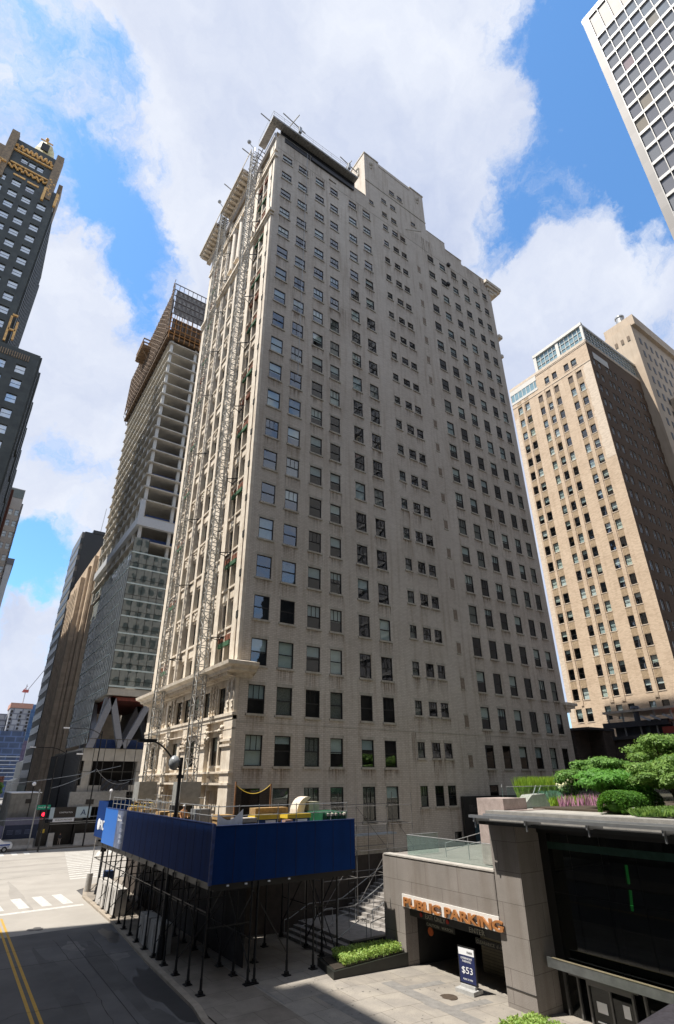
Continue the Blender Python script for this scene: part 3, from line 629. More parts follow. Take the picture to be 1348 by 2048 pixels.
for y in [28.7+1.75*k for k in range(15)]: b.box(12.1, 15.9 if y > 36 else 20.7, y-.06, y+.06, 4.2, 4.5); b.cut()
b.box(12.12, 12.3, 28.6, 54, 4.1, 4.4); b.cut(); b.box(12.3, 20.7, 28.62, 28.8, 4.05, 4.35); b.cut(); b.box(15.2, 15.35, 36.5, 54, 4.1, 4.4)
b.each('deck_joist', blacksteel, SH)
PX = []
for y in [28.5, 30.15, 31.9, 33.75, 35.5, 37.3, 39.1, 40.9, 42.7, 44.4, 46.2, 48, 49.8, 51.5, 53.3]:
    xs = [12.05+max(0, (y-38))*.045, 14.4+max(0, (y-38))*.03] if y > 29 else [12.05, 14.75]
    PX += [(x, y+.1) for x in xs]
PX += [(14.4, 28.6), (16.6, 28.7), (16.2, 31.5), (19.75, 30.3), (19.95, 32.3), (20.1, 29.3), (18.2, 28.75), (18, 33.8), (19.9, 35.2), (16.2, 35.2)]
proto = MB(); proto.tube((0, 0, .12), (0, 0, 4.3), .05, n=8); proto.tube((0, 0, .13), (0, 0, .75), .065, n=8); proto.box(-.18, .18, -.18, .18, .13, .17); proto.box(-.09, .09, -.09, .09, .17, .3)
po = None
for x, y in PX:
    if po is None:
        po = proto.build('post', blacksteel, None); po.parent = SH; po.location = (x-12, y-28.5, 0)
    else:
        c = po.copy(); COL.objects.link(c); c.location = (x-12, y-28.5, 0)
b = MB()
ys = [28.6, 32, 35.6, 39.2, 42.8, 46.3, 49.9, 53.4]
for y0, y1 in zip(ys, ys[1:]):
    for x in (14.5,): 
        b.beam((x, y0, .6), (x, y1, 3.9), .045); b.beam((x, y1, .6), (x, y0, 3.9), .045); b.beam((x, y0, 1.9), (x, y1, 1.9), .045); b.cut()
    b.beam((12.1, y0, 3.2), (12.1, y1, 3.2), .05); b.beam((12.1, y1, 3.2), (14.5, y1, 3.2), .05); b.beam((12.1, y1, .8), (14.5, y1, 3.1), .04); b.cut()
for a, c in (((17.9, 28.8, 4.2), (20, 30.2, .6)), ((20, 29.3, 4.1), (20, 32.3, .6)), ((20, 29.3, .6), (20, 32.3, 4.1)), ((12.1, 28.6, 2.6), (14.5, 28.6, 2.6)), ((14.5, 28.6, 3.9), (16.6, 28.7, 1.0)), ((16.6, 28.7, 2.7), (20, 29.3, 2.7)), ((20, 32.3, 2.2), (19.9, 35.2, 2.2)), ((20, 32.3, 4.1), (19.9, 35.2, .8))):
    b.beam(a, c, .045); b.cut()
b.each('cross_brace', blacksteel, SH)
b = MB(); FW2 = FR((12.0, 0, 0), (0, -1, 0))
FW2.box(b, -51.6, -47.6, zb+.08, zt+.1, 0, .012); p_ = b.build('poster', blue_lit, SH)
text_mesh('logo_lettering', 'PNC', 1.0, FW2, -52.85, 5.3, .03, wtxt, SH, ext=.01, width=1.4)
b = MB(); b.tube(FW2.P(-53.35, 5.65, .0), FW2.P(-53.35, 5.65, .03), .42, n=20); b.tube(FW2.P(-53.35, 5.65, .0), FW2.P(-53.35, 5.65, .035), .2, n=3); b.build('logo_disc', wtxt, SH)
b = MB(); FW2.box(b, -47.6, -45.0, zb+.081, zt+.099, 0, .01); b.build('photo_poster', mat('dark_photo_print', (.05, .07, .14), .6, col2=(.16, .19, .27), sc=1.3), SH)
text_mesh('poster_heading', 'Making\nDowntown', .26, FW2, -47.3, 6.45, .025, wtxt, SH, ext=.004)
b = MB()
for z, n in ((6.15, 2), (5.7, 3), (5.3, 3), (4.95, 3)):
    for k in range(n): FW2.box(b, -46.4, -45.5+.15*(k % 2), z-.08*k, z-.08*k+.035, .01, .014)
b.build('poster_small_print', mat('pale_print', (.45, .5, .6), .6), SH)
b = MB()
for x in (12.9, 13.9, 15.2, 16.4): b.box(x, x+.12, 28.42, 28.5, zb-.12, zb-.06); b.cut()
b.each('clip_light', wtxt, SH)
# railing round the deck
def rail(root, name, pts, z0, hs, step, r=.024, m=steel, posts=True):
    for (p, q) in zip(pts, pts[1:]):
        p = Vector((*p, 0)); q = Vector((*q, 0)); b = MB()
        for h in hs: b.tube(p+Z*(z0+h), q+Z*(z0+h), r, n=6)
        b.build(name, m, root)
        n = max(1, round((q-p).length/step)); b = MB()
        for i in range(n+1): c = p.lerp(q, i/n); b.tube(c+Z*z0, c+Z*(z0+hs[-1]+.06), r*1.1, n=6); b.cut()
        b.each(name.replace('_bar', '_post'), m, root)
RL = thing('guard_rail', (12.3, 28.9, 4.75), 'steel tube guard rail standing on the deck behind the blue panels', 'railing')
rail(RL, 'rail_bar', [(12.35, 51.0), (12.35, 30.2), (12.35, 28.9), (20.6, 28.9)], 4.78, (2.0, 2.5, 2.95), 1.2)
rail(RL, 'rail_bar', [(15.3, 50), (15.3, 38.2)], 4.78, (2.0, 2.6, 3.1), 1.5)

# materials standing on the deck
wood = mat('raw_lumber', (.42, .27, .12), .85, cont=.35, sc=6)
def stack(x, y, z, w, d, h, m, name, label, cat, group=None, layers=4, rot=.1):
    t = thing(name, (x, y, z), label, cat, group); b = MB(); r = random.Random(int(x*10+y))
    for k in range(layers):
        z0 = z+h*k/layers; o = r.uniform(-.06, .06); b.box(x-w/2+o, x+w/2+o, y-d/2, y+d/2, z0+.02, z0+h/layers-.03, m)
        b.box(x-w/2, x-w/2+.1, y-d/2, y+d/2, z0-.01, z0+.02, wood); b.box(x+w/2-.1, x+w/2, y-d/2, y+d/2, z0-.01, z0+.02, wood)
    b.build('stack_body', m, t); return t
DZ = 4.76
bluebox = mat('blue_steel_box', (.015, .05, .16), .5); ylw = mat('yellow_lid', (.72, .50, .05), .5, cont=.1)
for n, (x, y, lab) in enumerate(((15.9, 30.6, 'blue gang box with yellow lid nearest the shed corner'), (17.9, 30.4, 'blue gang box with yellow lid left of the white sacks'))):
    t = thing('tool_box', (x, y, DZ), lab, 'tool box', 'gang boxes on the shed deck'); b = MB(); b.box(x-.75, x+.75, y-.4, y+.4, DZ+.1, DZ+2.2); b.build('body', bluebox, t)
    b = MB(); b.box(x-.8, x+.8, y-.45, y+.45, DZ+2.2, DZ+2.42); b.build('lid', ylw, t); b = MB(); b.box(x-.1, x+.55, y-.43, y-.4, DZ+1.75, DZ+2.15); b.build('notice', wtxt, t)
stack(14.5, 30.3, DZ, 1.2, .9, 2.35, mat('stone_slabs', (.36, .33, .30), .9), 'slab_stack', 'stack of grey stone slabs on the deck by the corner', 'stack', layers=9)
stack(13.6, 31.2, DZ, .9, .9, 2.5, wood, 'lumber_stack', 'stack of sawn lumber beside the grey stone slabs', 'lumber', layers=10)
stack(16.9, 31.8, DZ, 2.2, .8, 2.75, wood, 'pallet_stack', 'pile of yellow timber pallets behind the blue gang boxes', 'pallets', layers=7)
stack(16.9, 29.5, DZ, .5, .4, 2.2, mat('brick_pile', (.36, .22, .17), .9), 'brick_pile', 'small pile of bricks between the two gang boxes', 'bricks', layers=6)
t = thing('sack_pile', (18.7, 30, DZ), 'pile of white bulk sacks left of the green debris skip', 'sacks'); b = MB(); r = random.Random(9)
for k in range(22): b.ball((18.1+.32*(k % 5)+r.uniform(-.05, .05), 29.9+.4*(k//5 % 3), DZ+.3+.42*(k//5)+r.uniform(-.1, .1)), .3, 8, sz=.7); b.cut()
b.each('sack', mat('white_woven_sack', (.60, .58, .53), .9, cont=.25, sc=5), t, smooth=True)
t = thing('debris_skip', (19.9, 30, DZ), 'dark green debris skip draped with netting at the shed end', 'skip'); b = MB()
for k in range(14):
    x = 19.05+k*.125; o = .05*math.sin(k*1.9); b.hexa([(x, 29.3, DZ), (x+.125, 29.3, DZ), (x+.125, 31.2, DZ), (x, 31.2, DZ), (x, 29.2+o, DZ+2.45+o*.6), (x+.125, 29.2-o, DZ+2.45-o*.5), (x+.125, 31.2, DZ+2.5), (x, 31.2, DZ+2.5)])
b.build('skip_body', mat('green_tarpaulin', (.012, .10, .045), .5, cont=.4, sc=4), t); b = MB()
for k in range(5): b.ball((19.4+.3*k, 29.2+.1*r.random(), DZ+2.35), .16, 6, sz=.7)
b.build('debris_lumps', mat('rubble', (.5, .46, .4), .9, cont=.5, sc=8), t)
t = thing('hoist_drum', (19.1, 31.5, DZ), 'cream curved hoist housing standing on timber above the green skip', 'hoist'); b = MB()
poly = [(18.35, 31, 7.1)]+[(19.15-.8*math.cos(a), 31, 7.1+.95*math.sin(a)) for a in [math.pi*k/12 for k in range(1, 8)]]+[(19.0, 31, 7.75), (18.8, 31, 7.1)]
b.prism(poly, (0, .9, 0)); b.build('curved_shell', mat('cream_fibreglass', (.66, .58, .48), .5, cont=.1), t)
b = MB(); b.box(19.2, 19.95, 31, 31.8, 7.2, 7.75); b.box(18.3, 20.4, 30.9, 31.9, 7.02, 7.12); b.build('motor_box', mat('cream_box', (.52, .48, .36), .6), t)
b = MB(); b.box(18.4, 20.2, 31, 31.8, DZ, 7.02); b.build('stand', wood, t)
t = thing('storage_cabinet', (13.9, 35.6, DZ), 'grey steel cabinet on the deck beside the street lamp', 'cabinet'); b = MB(); b.box(13.5, 14.4, 35, 36, DZ, DZ+2.6); b.build('body', steel, t); b = MB(); b.box(13.45, 13.5, 35.4, 35.9, DZ+1.5, DZ+2.3); b.build('door_panel', sash, t)
for k, (y, lab) in enumerate(((47.5, 'bundle of scaffold frames lying on the deck at its far end'), (44.2, 'bundle of scaffold frames between the two lattice masts'))):
    t = thing('scaffold_bundle', (13.8, y, DZ), lab, 'scaffold frames', 'frame bundles on the deck')
    for q in range(9):
        b = MB(); x = 12.9+q*.22; h = 2.0+.5*r.random()
        b.tube((x, y-.7, DZ), (x, y-.7, DZ+h+.5), .03, n=5); b.tube((x, y+.7, DZ), (x, y+.7, DZ+h+.5), .03, n=5)
        for zz in (.4, 1.2, 2.0, h+.4): b.tube((x, y-.7, DZ+zz), (x, y+.7, DZ+zz), .025, n=5)
        b.build('frame', (steel, ylw, wood)[q % 3 if k == 0 else 0], t)
for k, y in enumerate((39.2, 41.9, 46.0, 49.5)):
    t = thing('wood_crate', (13.9, y, DZ), ('open lumber crate between the street lamp and the right mast', 'open lumber crate just beyond the right lattice mast', 'open lumber crate midway along the deck', 'open lumber crate near the left lattice mast')[k], 'crate', 'crates on the shed deck')
    for q in range(6): b = MB(); b.box(13.3, 14.5, y-.5, y+.5, DZ+.4*q, DZ+.4*q+.22); b.build('slat', wood, t)
# black netting on poles
net = glass('black_netting', tint=(.35, .33, .31), ior=1.0, opac=.72, base=(.035, .03, .028))
t = thing('dust_net', (18.3, 34.8, DZ), 'sagging black dust net strung between two timber poles by the brick wall', 'net'); b = MB()
P0, P1 = Vector((16.3, 35.6, 0)), Vector((18.6, 35.0, 0))
b.box(16.25, 16.33, 35.56, 35.64, DZ, 8.9); b.cut(); b.box(18.56, 18.66, 34.96, 35.04, DZ, 8.75); b.each('pole', mat('brown_timber_pole', (.30, .15, .07), .8), t)
b = MB()
for i in range(12):
    a, c = i/12, (i+1)/12; p, q = P0.lerp(P1, a), P0.lerp(P1, c); za, zc = 8.7-2.2*a*(1-a), 8.7-2.2*c*(1-c); b.q([p+Z*6.6, q+Z*6.6, q+Z*zc, p+Z*za])
b.build('net_cloth', net, t)
b = MB()
for i in range(12):
    a, c = i/12, (i+1)/12; b.tube(P0.lerp(P1, a)+Z*(8.72-2.2*a*(1-a)), P0.lerp(P1, c)+Z*(8.72-2.2*c*(1-c)), .02, n=5)
b.build('yellow_rope', ylw, t)
t = thing('white_tarpaulin', (12.6, 29.0, 6.9), 'crumpled white sheet hung on the rail at the shed corner', 'tarpaulin'); b = MB()
for i in range(8):
    x = 12.3+i*.18; s0 = .35*math.sin(i/7*math.pi); b.q([(x, 28.85+.04*(i % 2), 6.8), (x+.18, 28.85+.04*((i+1) % 2), 6.8), (x+.18, 28.86, 7.45-.35*math.sin((i+1)/7*math.pi)), (x, 28.86, 7.45-s0)])
b.build('sheet', wtxt, t)

# ================================================================== LATTICE MASTS
mst = mat('zinc_grey_mast', (.46, .45, .42), .6, .1, cont=.25, sc=2)
def mast(x, y, ztop, label, name='lattice_mast'):
    t = thing(name, (x, y, DZ), label, 'mast', 'mast climber towers'); w = .36
    for dx in (-w, w):
        for dy in (-w, w): b = MB(); b.beam((x+dx, y+dy, 8.0), (x+dx, y+dy, ztop), .065); b.build('chord', mst, t)
    b = MB(); z = 8.2; k = 0
    while z < ztop-.7:
        for (ax, ay, bx, by) in ((-w, -w, w, -w), (w, -w, w, w), (w, w, -w, w), (-w, w, -w, -w)):
            b.beam((x+ax, y+ay, z), (x+bx, y+by, z), .05); 
            if k % 2: b.beam((x+ax, y+ay, z), (x+bx, y+by, z+.75), .042)
            else: b.beam((x+bx, y+by, z), (x+ax, y+ay, z+.75), .042)
        z += .75; k += 1
    b.build('lacing', mst, t)
    b = MB(); b.box(x-.42, x-.36, y+.30, y+.40, 8, ztop); b.build('gear_rack', mat('dark_rack', (.12, .12, .11), .6), t)
    b = MB(); z = 13.5
    for zz in (19.5, 27, 34.5, 43, 51.5, 58.5, 65.5, 71.5, 77, 81.5):
        b.beam((x+.35, y, zz), (x+1.5, y-.9, zz), .07); b.beam((x+.35, y, zz), (x+1.5, y+.5, zz), .05); b.beam((x+1.35, y-.9, zz), (x+1.35, y+.6, zz), .08); b.cut()
    b.each('wall_tie', blacksteel, t)
    b = MB(); b.box(x-.9, x+.6, y-.8, y+.8, 7.4, 8.9); b.build('drive_unit', mat('grey_machine_paint', (.30, .30, .28), .5), t)
    b = MB(); b.box(x-1.0, x+.5, y-.9, y+.9, DZ, DZ+.3); b.box(x-.95, x-.8, y-.85, y+.85, DZ, 7.4); b.box(x-.7, x+.4, y-.3, y+.3, DZ, 7.4); b.build('base_frame', blacksteel, t)
    b = MB(); b.tube((x-.45, y-.2, ztop+.1), (x-.9, y, ztop+.9), .05, n=6); b.ball((x-.95, y, ztop+1.1), .28, 8); b.tube((x, y, ztop), (x, y, ztop+.7), .05, n=6); b.build('top_sheave', steel, t)
mast(14.85, 40.4, 86.0, 'steel lattice climbing mast on the cream wall, nearer the building corner')
mast(14.85, 50.6, 86.6, 'steel lattice climbing mast at the far edge of the cream wall')
# roof rig
t = thing('roof_work_platform', (16, 36, 85), 'grated steel work platform wrapped round the top corner of the pale building', 'work platform')
b = MB(); b.box(15.0, 28.6, 35.5, 35.56, 86.25, 86.55); b.cut(); b.box(15.06, 28.6, 35.56, 36.45, 86.3, 86.4); b.cut(); b.box(15.06, 15.95, 36.45, 39.7, 86.3, 86.42); b.cut(); b.box(15.0, 15.06, 35.5, 39.7, 86.2, 86.55)
b.each('platform_deck', mat('grating', (.42, .41, .39), .7, .0, brick=(.35, .35, (.35, .34, .33))), t)
b = MB()
for k in range(38): b.box(15.2+.35*k, 15.28+.35*k, 35.56, 36.45, 86.2, 86.3)
b.build('grating_bars', mat('grey_bearer', (.40, .39, .36), .7), t)
b = MB()
for x in [15.1+1.48*k for k in range(10)]: b.beam((x, 35.5, 86.5), (x, 35.5, 87.5), .03)
b.beam((15, 35.5, 87.5), (28.6, 35.5, 87.5), .03); b.beam((15, 35.5, 87.05), (28.6, 35.5, 87.05), .022); b.beam((15, 35.5, 87.5), (15, 39.7, 87.5), .03); b.beam((15, 39.7, 86.5), (15, 39.7, 87.5), .03)
b.build('platform_rail', steel, t)
b = MB()
for a, c in (((17.3, 36.6, 87.0), (18.6, 35.2, 90.2)), ((16.3, 35.4, 88.3), (19.8, 35.5, 87.6)), ((26.6, 36.8, 87.2), (27.6, 35.6, 89.6)), ((25.4, 35.4, 88.0), (28.4, 35.5, 87.4)), ((13.7, 36.6, 87.3), (15.3, 36.6, 87.0)), ((13.4, 41.5, 86.8), (15.3, 41.5, 86.5)), ((13.3, 47.3, 86.9), (15.4, 47.3, 86.3))):
    b.beam(a, c, .1); b.cut()
b.each('outrigger_beam', mat('grey_scaffold_beam', (.30, .30, .29), .6), t)
b = MB()
for x in (18.9, 26.9): b.box(x-.2, x+.2, 35.2, 35.5, 86.6, 87.7); b.cut()
b.each('hoist_motor', steel, t)
b = MB(); b.box(17.3, 21.2, Y0-.10, Y0-.02, 84.5, 85.4); b.cut(); b.box(21.3, 28.4, Y0-.25, Y0-.02, 84.45, 85.2)
b.each('black_tarpaulin', mat('black_sheeting', (.02, .02, .024), .45, cont=.4, sc=2), t)
b = MB(); b.box(16.6, 28.6, Y0-.1, Y0+.2, 85.6, 86.3); b.build('shadow_strip', blacksteel, t)  # black strip painted in for the shadow below the platform deck

# ================================================================== STREET LAMP
t = thing('street_lamp', (12.2, 35.0, .13), 'black street lamp with curved arm and a grey bagged lantern rising through the blue shed', 'street lamp')
b = MB(); b.tube((12.2, 35, .13), (12.2, 35, 10.3), .14, .10, 12); b.tube((12.2, 35, .13), (12.2, 35, 1.2), .24, .18, 12); b.build('pole', blacksteel, t)
b = MB(); arc = [(12.2, 35.0, 9.6)]+[(12.1-1.9*k/8, 35.15+.3*k/8, 9.7+1.55*math.sin(k/8*math.pi/2)) for k in range(1, 9)]; b.path(arc, .05, 7); b.build('arm', blacksteel, t)
b = MB(); b.box(9.5, 10.6, 35.35, 35.65, 11.15, 11.35); b.build('lantern_head', blacksteel, t)
b = MB(); b.ball((11.82, 35.25, 10.0), .38, 10, sz=1.15); b.build('bagged_lantern', mat('clear_grey_plastic', (.34, .36, .37), .25, cont=.4, sc=5), t, smooth=True)
b = MB(); b.tube((12.2, 35, 9.6), (11.82, 35.25, 9.6), .035, n=6); b.box(12.02, 12.38, 34.9, 35.1, 9.1, 9.3); b.build('side_bracket', blacksteel, t)

# ================================================================== GENERIC TOWER FACE
def face_windows(root, F, d, wins, dep=.2, indiv=0, sashm=None, panem=None, sillm=None, blinds=(.5, 0), seed=1, bm=None, mid=True, sub=True, fw_=.06):
    """wins = list of (u0,u1,v0,v1); the first `indiv` become window parts, the rest one stuff part"""
    r = random.Random(seed); rest = None
    for k, (u0, u1, v0, v1) in enumerate(wins):
        one = k < indiv
        if one or rest is None:
            f, p, q, s_ = MB(), MB(), MB(), MB()
            if not one: rest = (f, p, q, s_)
        else: f, p, q, s_ = rest
        D = d-dep
        for a in ((u0, u0+fw_, v0, v1), (u1-fw_, u1, v0, v1), (u0+fw_, u1-fw_, v0, v0+fw_), (u0+fw_, u1-fw_, v1-fw_, v1)): F.box(f, *a, D-.03, D+.04)
        if mid: F.box(f, u0+fw_, u1-fw_, (v0+v1)/2-.03, (v0+v1)/2+.03, D-.03, D+.04)
        F.quad(p, u0+.02, u1-.02, v0+.02, v1-.02, D)
        x = r.random()
        if x < blinds[0]:
            hh = .97 if r.random() < blinds[1] else .3+.4*r.random(); F.quad(q, u0+.03, u1-.03, v1-(v1-v0)*hh, v1-.02, D-.1, (bm or blindm)[r.randrange(len(bm or blindm))])
        if sillm: F.box(s_, u0-.08, u1+.08, v0-.13, v0, d-.02, d+.07)
        if one:
            w = f.build('window', sashm or sash, root); p.build('pane', panem or pane, w); q.build('blind', blindm[0], w); s_.build('sill', sillm or lime2, w)
    if rest:
        f, p, q, s_ = rest; w = f.build('window', sashm or sash, root, kind='stuff'); p.build('pane', panem or pane, w, kind='stuff'); q.build('blind', blindm[0], w, kind='stuff'); s_.build('sill', sillm or lime2, w, kind='stuff')

# ================================================================== TOWER UNDER CONSTRUCTION
TX, TY = 20.7, 101.0
T = thing('unfinished_tower', (TX, TY, 0), 'half-built glass and concrete tower with V-shaped legs and brown formwork on top', 'building')
conc = mat('fresh_concrete', (.50, .47, .41), .85, col2=(.40, .375, .33), sc=.6, streak=.2)
paint = mat('pale_grey_beam', (.52, .54, .56), .6, cont=.08)
slabs = [58.0]+[61.9+3.13*k for k in range(15)]
b = MB()
for z in slabs: b.box(TX-.1, 52, TY-.1, 141, z, z+.28); b.cut()
b.box(TX-.2, 52, TY-.2, 141, 52.6, 52.9); b.cut(); b.box(TX+.6, 52, TY+.6, 141, 49.9, 50.2)
b.each('floor_slab', conc, T)
b = MB(); b.box(TX-.3, 52, TY-.35, TY+.5, 56.0, 57.9); b.cut(); b.box(TX-.35, TX+.5, TY+.5, 141, 56.0, 57.9); b.cut(); b.box(TX-.2, TX+.7, TY-.2, TY+.7, 57.9, 61.9); b.each('transfer_beam', paint, T)
b = MB()
zz = [50.2]+[56.0]+slabs+[108.8]
for x, y in [(TX+.7, TY+.8), (27.4, TY+.8), (34, TY+.8)]: b.box(x-.3, x+.3, y-.35, y+.35, 49.9, 107.5); b.cut()
for k in range(9): b.box(TX+.35, TX+.95, TY+5.2+4.4*k, TY+5.75+4.4*k, 49.9, 107.5); b.cut()
b.each('column', mat('white_cast_column', (.60, .59, .55), .8, cont=.1), T)
b = MB(); b.box(31, 49, 108, 134, 0, 110); b.build('lift_core', mat('core_concrete', (.30, .28, .25), .9), T)
b = MB()
for k, z in enumerate(slabs[:-2]):
    b.box(TX+1.5, 34, TY+1.6, TY+1.63, z+.28, z+1.5-.4*(k % 3 == 1)); b.cut()
    if k % 3 == 0: b.box(TX+1.5, TX+1.53, TY+9, TY+28, z+.28, z+1.3); b.cut()
b.box(TX+1.5, 34, TY+1.6, TY+1.63, 52.9, 54.3)
b.each('safety_netting', mat('blue_safety_net', (.035, .07, .20), .8, cont=.3), T)
# curtain wall
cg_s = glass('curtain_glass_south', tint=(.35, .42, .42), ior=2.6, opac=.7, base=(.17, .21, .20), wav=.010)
cg_w = glass('curtain_glass_west', tint=(.5, .52, .48), ior=2.0, opac=.85, base=(.36, .375, .33), wav=.03)  # reflected buildings and sunlight are put into the paler west body colour
fl = [24.17, 27.15, 30.48, 33.74, 37.0, 40.2, 43.5, 46.74, 49.97]
CS = FR((0, TY-.3, 0), (1, 0, 0)); CW = FR((TX-.3, 0, 0), (0, -1, 0))
b = MB()
for z0, z1 in zip(fl, fl[1:]):
    for k in range(12): CS.quad(b, TX-.3+1.5*k, TX-.3+1.5*(k+1), z0, z1, 0)
for k in range(2): CS.quad(b, TX-.3+1.5*k, TX-.3+1.5*(k+1), 49.97, 53.2, 0)
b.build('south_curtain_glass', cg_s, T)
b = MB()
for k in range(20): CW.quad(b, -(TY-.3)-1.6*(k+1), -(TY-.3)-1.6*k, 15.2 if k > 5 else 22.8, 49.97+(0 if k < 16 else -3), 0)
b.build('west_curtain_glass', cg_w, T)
b = MB()
for z in fl: CS.box(b, TX-.3, 44, z-.13, z+.13, 0, .08); b.cut(); CW.box(b, -132.7, -(TY-.3)-(4 if z < 44 else 0), z-.09, z+.09, 0, .08); b.cut()
for z in (17.2, 20.4): CW.box(b, -132.7, -(TY+9.5), z-.09, z+.09, 0, .08); b.cut()
b.each('floor_band', mat('pale_aluminium_band', (.55, .64, .62), .5, cont=.06), T)
b = MB()
for k in range(16): CS.box(b, TX-.3+1.5*k-.03, TX-.3+1.5*k+.03, 24.2, 50 if k > 2 else 53.2, 0, .05)
for z0, z1 in zip(fl, fl[1:]): CS.box(b, TX-.3, 44, z0+1.0, z0+1.06, 0, .04)
for k in range(21): CW.box(b, -(TY-.3)-1.6*k-.02, -(TY-.3)-1.6*k+.02, 15.2 if k > 5 else 22.8, 49.9, 0, .04)
b.build('mullion', blacksteel, T)
b = MB(); b.box(TX-.2, 50, TY-.2, 133, 22.7, 23.9); b.build('underside_slab', conc, T)
b = MB(); b.box(TX+.3, 50, TY+.2, TY+.6, 21.9, 22.4); b.cut(); b.box(TX+1, 40, TY+.5, 130, 22.4, 22.6)
b.each('raw_steel_floor', mat('primer_red_steel', (.20, .05, .035), .8, cont=.5), T)
# V legs
vm = mat('grey_painted_steel', (.23, .24, .27), .5, cont=.12)
b = MB()
for (x0, z0), (x1, z1) in (((19.2, 14.0), (21.6, 22.3)), ((21.6, 22.3), (24.2, 14.0)), ((24.6, 14.0), (28.3, 22.3)), ((28.3, 22.3), (32, 14.0)), ((32.4, 14), (35, 22.3))):
    n = 1.05; sg = 1 if z1 > z0 else -1
    b.prism([(x0-n/2, TY, z0), (x0+n/2, TY, z0), (x1+n/2, TY, z1), (x1-n/2, TY, z1)], (0, .9, 0)); b.cut()
for (y0, z0), (y1, z1) in (((TY+1.2, 22.3), (TY+6.5, 14)), ((TY+7.2, 14), (TY+12, 22.3)), ((TY+12.6, 22.3), (TY+17, 14))):
    n = 1.1; b.prism([(TX-.2, y0-n/2, z0), (TX-.2, y0+n/2, z0), (TX-.2, y1+n/2, z1), (TX-.2, y1-n/2, z1)], (.9, 0, 0)); b.cut()
for dx in (5, 11): 
    b.prism([(TX+dx, 112, 14), (TX+dx+1, 112, 14), (TX+dx+4, 112, 22.3), (TX+dx+3, 112, 22.3)], (0, .9, 0)); b.cut(); b.prism([(TX+dx+6, 112, 14), (TX+dx+7, 112, 14), (TX+dx+4, 112, 22.3), (TX+dx+3, 112, 22.3)], (0, .9, 0)); b.cut()
b.each('leg', vm, T)
# podium
b = MB(); b.box(18.4, 50, TY+.3, 131, 13.0, 14.0); b.cut(); b.box(18.4, 50, TY+.3, TY+.9, 12.0, 13.0); b.cut(); b.box(18.4, 50, TY+.3, TY+1.0, 7.3, 8.3); b.cut()
for x in (18.9, 27.5, 36): b.box(x, x+1.3, TY+.4, TY+1.6, 0, 13); b.cut()
b.each('podium_frame', conc, T)
b = MB(); b.box(18.5, 50, TY+3.5, 131, 0, 13); b.build('podium_interior', darkin, T)
b = MB()
for k in range(56): b.box(18.1-(.12 if k % 2 else 0), 18.3, TY+.5+.55*k, TY+1.02+.55*k, 0, 13.6 if k else 13)
b.build('ribbed_cladding', mat('dark_ribbed_metal', (.085, .085, .085), .55, .2, cont=.15), T)
b = MB()
for k in range(14): b.box(18.3+1.7*k, 18.38+1.7*k, TY-.05, TY+.05, 0, 15.5)
for z in (6.6, 10.3, 13.9, 15.4): b.box(18.3, 44, TY-.04, TY+.04, z, z+.09)
b.build('podium_mullion', mat('bronze_mullion', (.10, .095, .085), .5, .3), T)
b = MB(); b.box(20, 40, TY+2, TY+2.05, 14.05, 15.6); b.build('podium_netting', MT['blue_safety_net'], T)
# formwork crown
fwk = mat('brown_formwork', (.15, .095, .055), .85, cont=.4, sc=2)
scr = mat('grey_screen_mesh', (.33, .31, .29), .8, cont=.25, brick=(.8, .6, (.3, .28, .26)))
b = MB(); b.box(TX-.6, 36, TY-.75, TY-.68, 114.2, 122.3); b.cut(); b.box(TX-1.25, TX-1.18, TY-.7, TY+1.5, 114, 122.3); b.each('screen_panel', scr, T)
b = MB()
for k in range(14): b.box(TX-1.2+1.15*k-.06, TX-1.2+1.15*k+.06, TY-.95, TY-.8, 109.5, 124.4); b.cut()
for z in (114.2, 116.2, 118.3, 120.3, 122.3, 124.3): b.box(TX-1.3, 36, TY-.98, TY-.8, z-.08, z+.08); b.cut()
for k in range(12): 
    for z in (114.3, 118.4): b.beam((TX-1.2+1.15*k, TY-.85, z), (TX-.05+1.15*k, TY-.85, z+4), .07); b.beam((TX-.05+1.15*k, TY-.85, z), (TX-1.2+1.15*k, TY-.85, z+4), .07); b.cut()
b.each('screen_frame', mat('grey_brown_steel', (.16, .14, .13), .6, .3), T)
b = MB(); n = 0
for k in range(26):   # west lattice screens
    y = TY-.6+1.6*k; h0 = 108.6+(.0 if 0 < k else 4); b.box(TX-1.4, TX-1.28, y-.06, y+.06, h0, 122.5+1.3*(k == 0)); 
    if k < 25:
        for q in range(9): b.beam((TX-1.34, y, h0+1.5*q), (TX-1.34, y+1.6, h0+1.5*(q+1)), .12); b.beam((TX-1.34, y+1.6, h0+1.5*q), (TX-1.34, y, h0+1.5*(q+1)), .12)
    b.cut()
b.each('lattice_screen', mat('brown_lattice_timber', (.28, .20, .14), .85, cont=.35, sc=3), T)
b = MB(); b.box(TX-.9, 36, TY-.2, 141, 109.2, 109.5); b.cut(); b.box(TX-1.0, 36, TY-.6, 141, 106.9, 107.5); b.cut(); b.box(TX-.7, TX-.5, TY+1, 141, 109.5, 121); b.cut(); b.box(TX-.2, 36, TY+.3, TY+.5, 109.5, 114); b.each('formwork_table', fwk, T)
b = MB()
for k in range(12): b.beam((TX-.8+1.3*k, TY-.75, 106.2), (TX-.8+1.3*k, TY-.75, 114.3), .16); b.cut()
for z in (107.9, 109.4, 111.3, 112.6): b.beam((TX-1.2, TY-.9, z), (36, TY-.9, z), .14, m=None); b.cut()
b.each('orange_waler', mat('orange_timber', (.42, .20, .06), .8, cont=.4, sc=3), T)
b = MB()
for k in range(22): b.beam((TX-1.3, TY+1.2+1.85*k, 108.6), (TX-.1, TY+1.2+1.85*k, 105.6), .12)
b.build('formwork_strut', fwk, T)
b = MB()
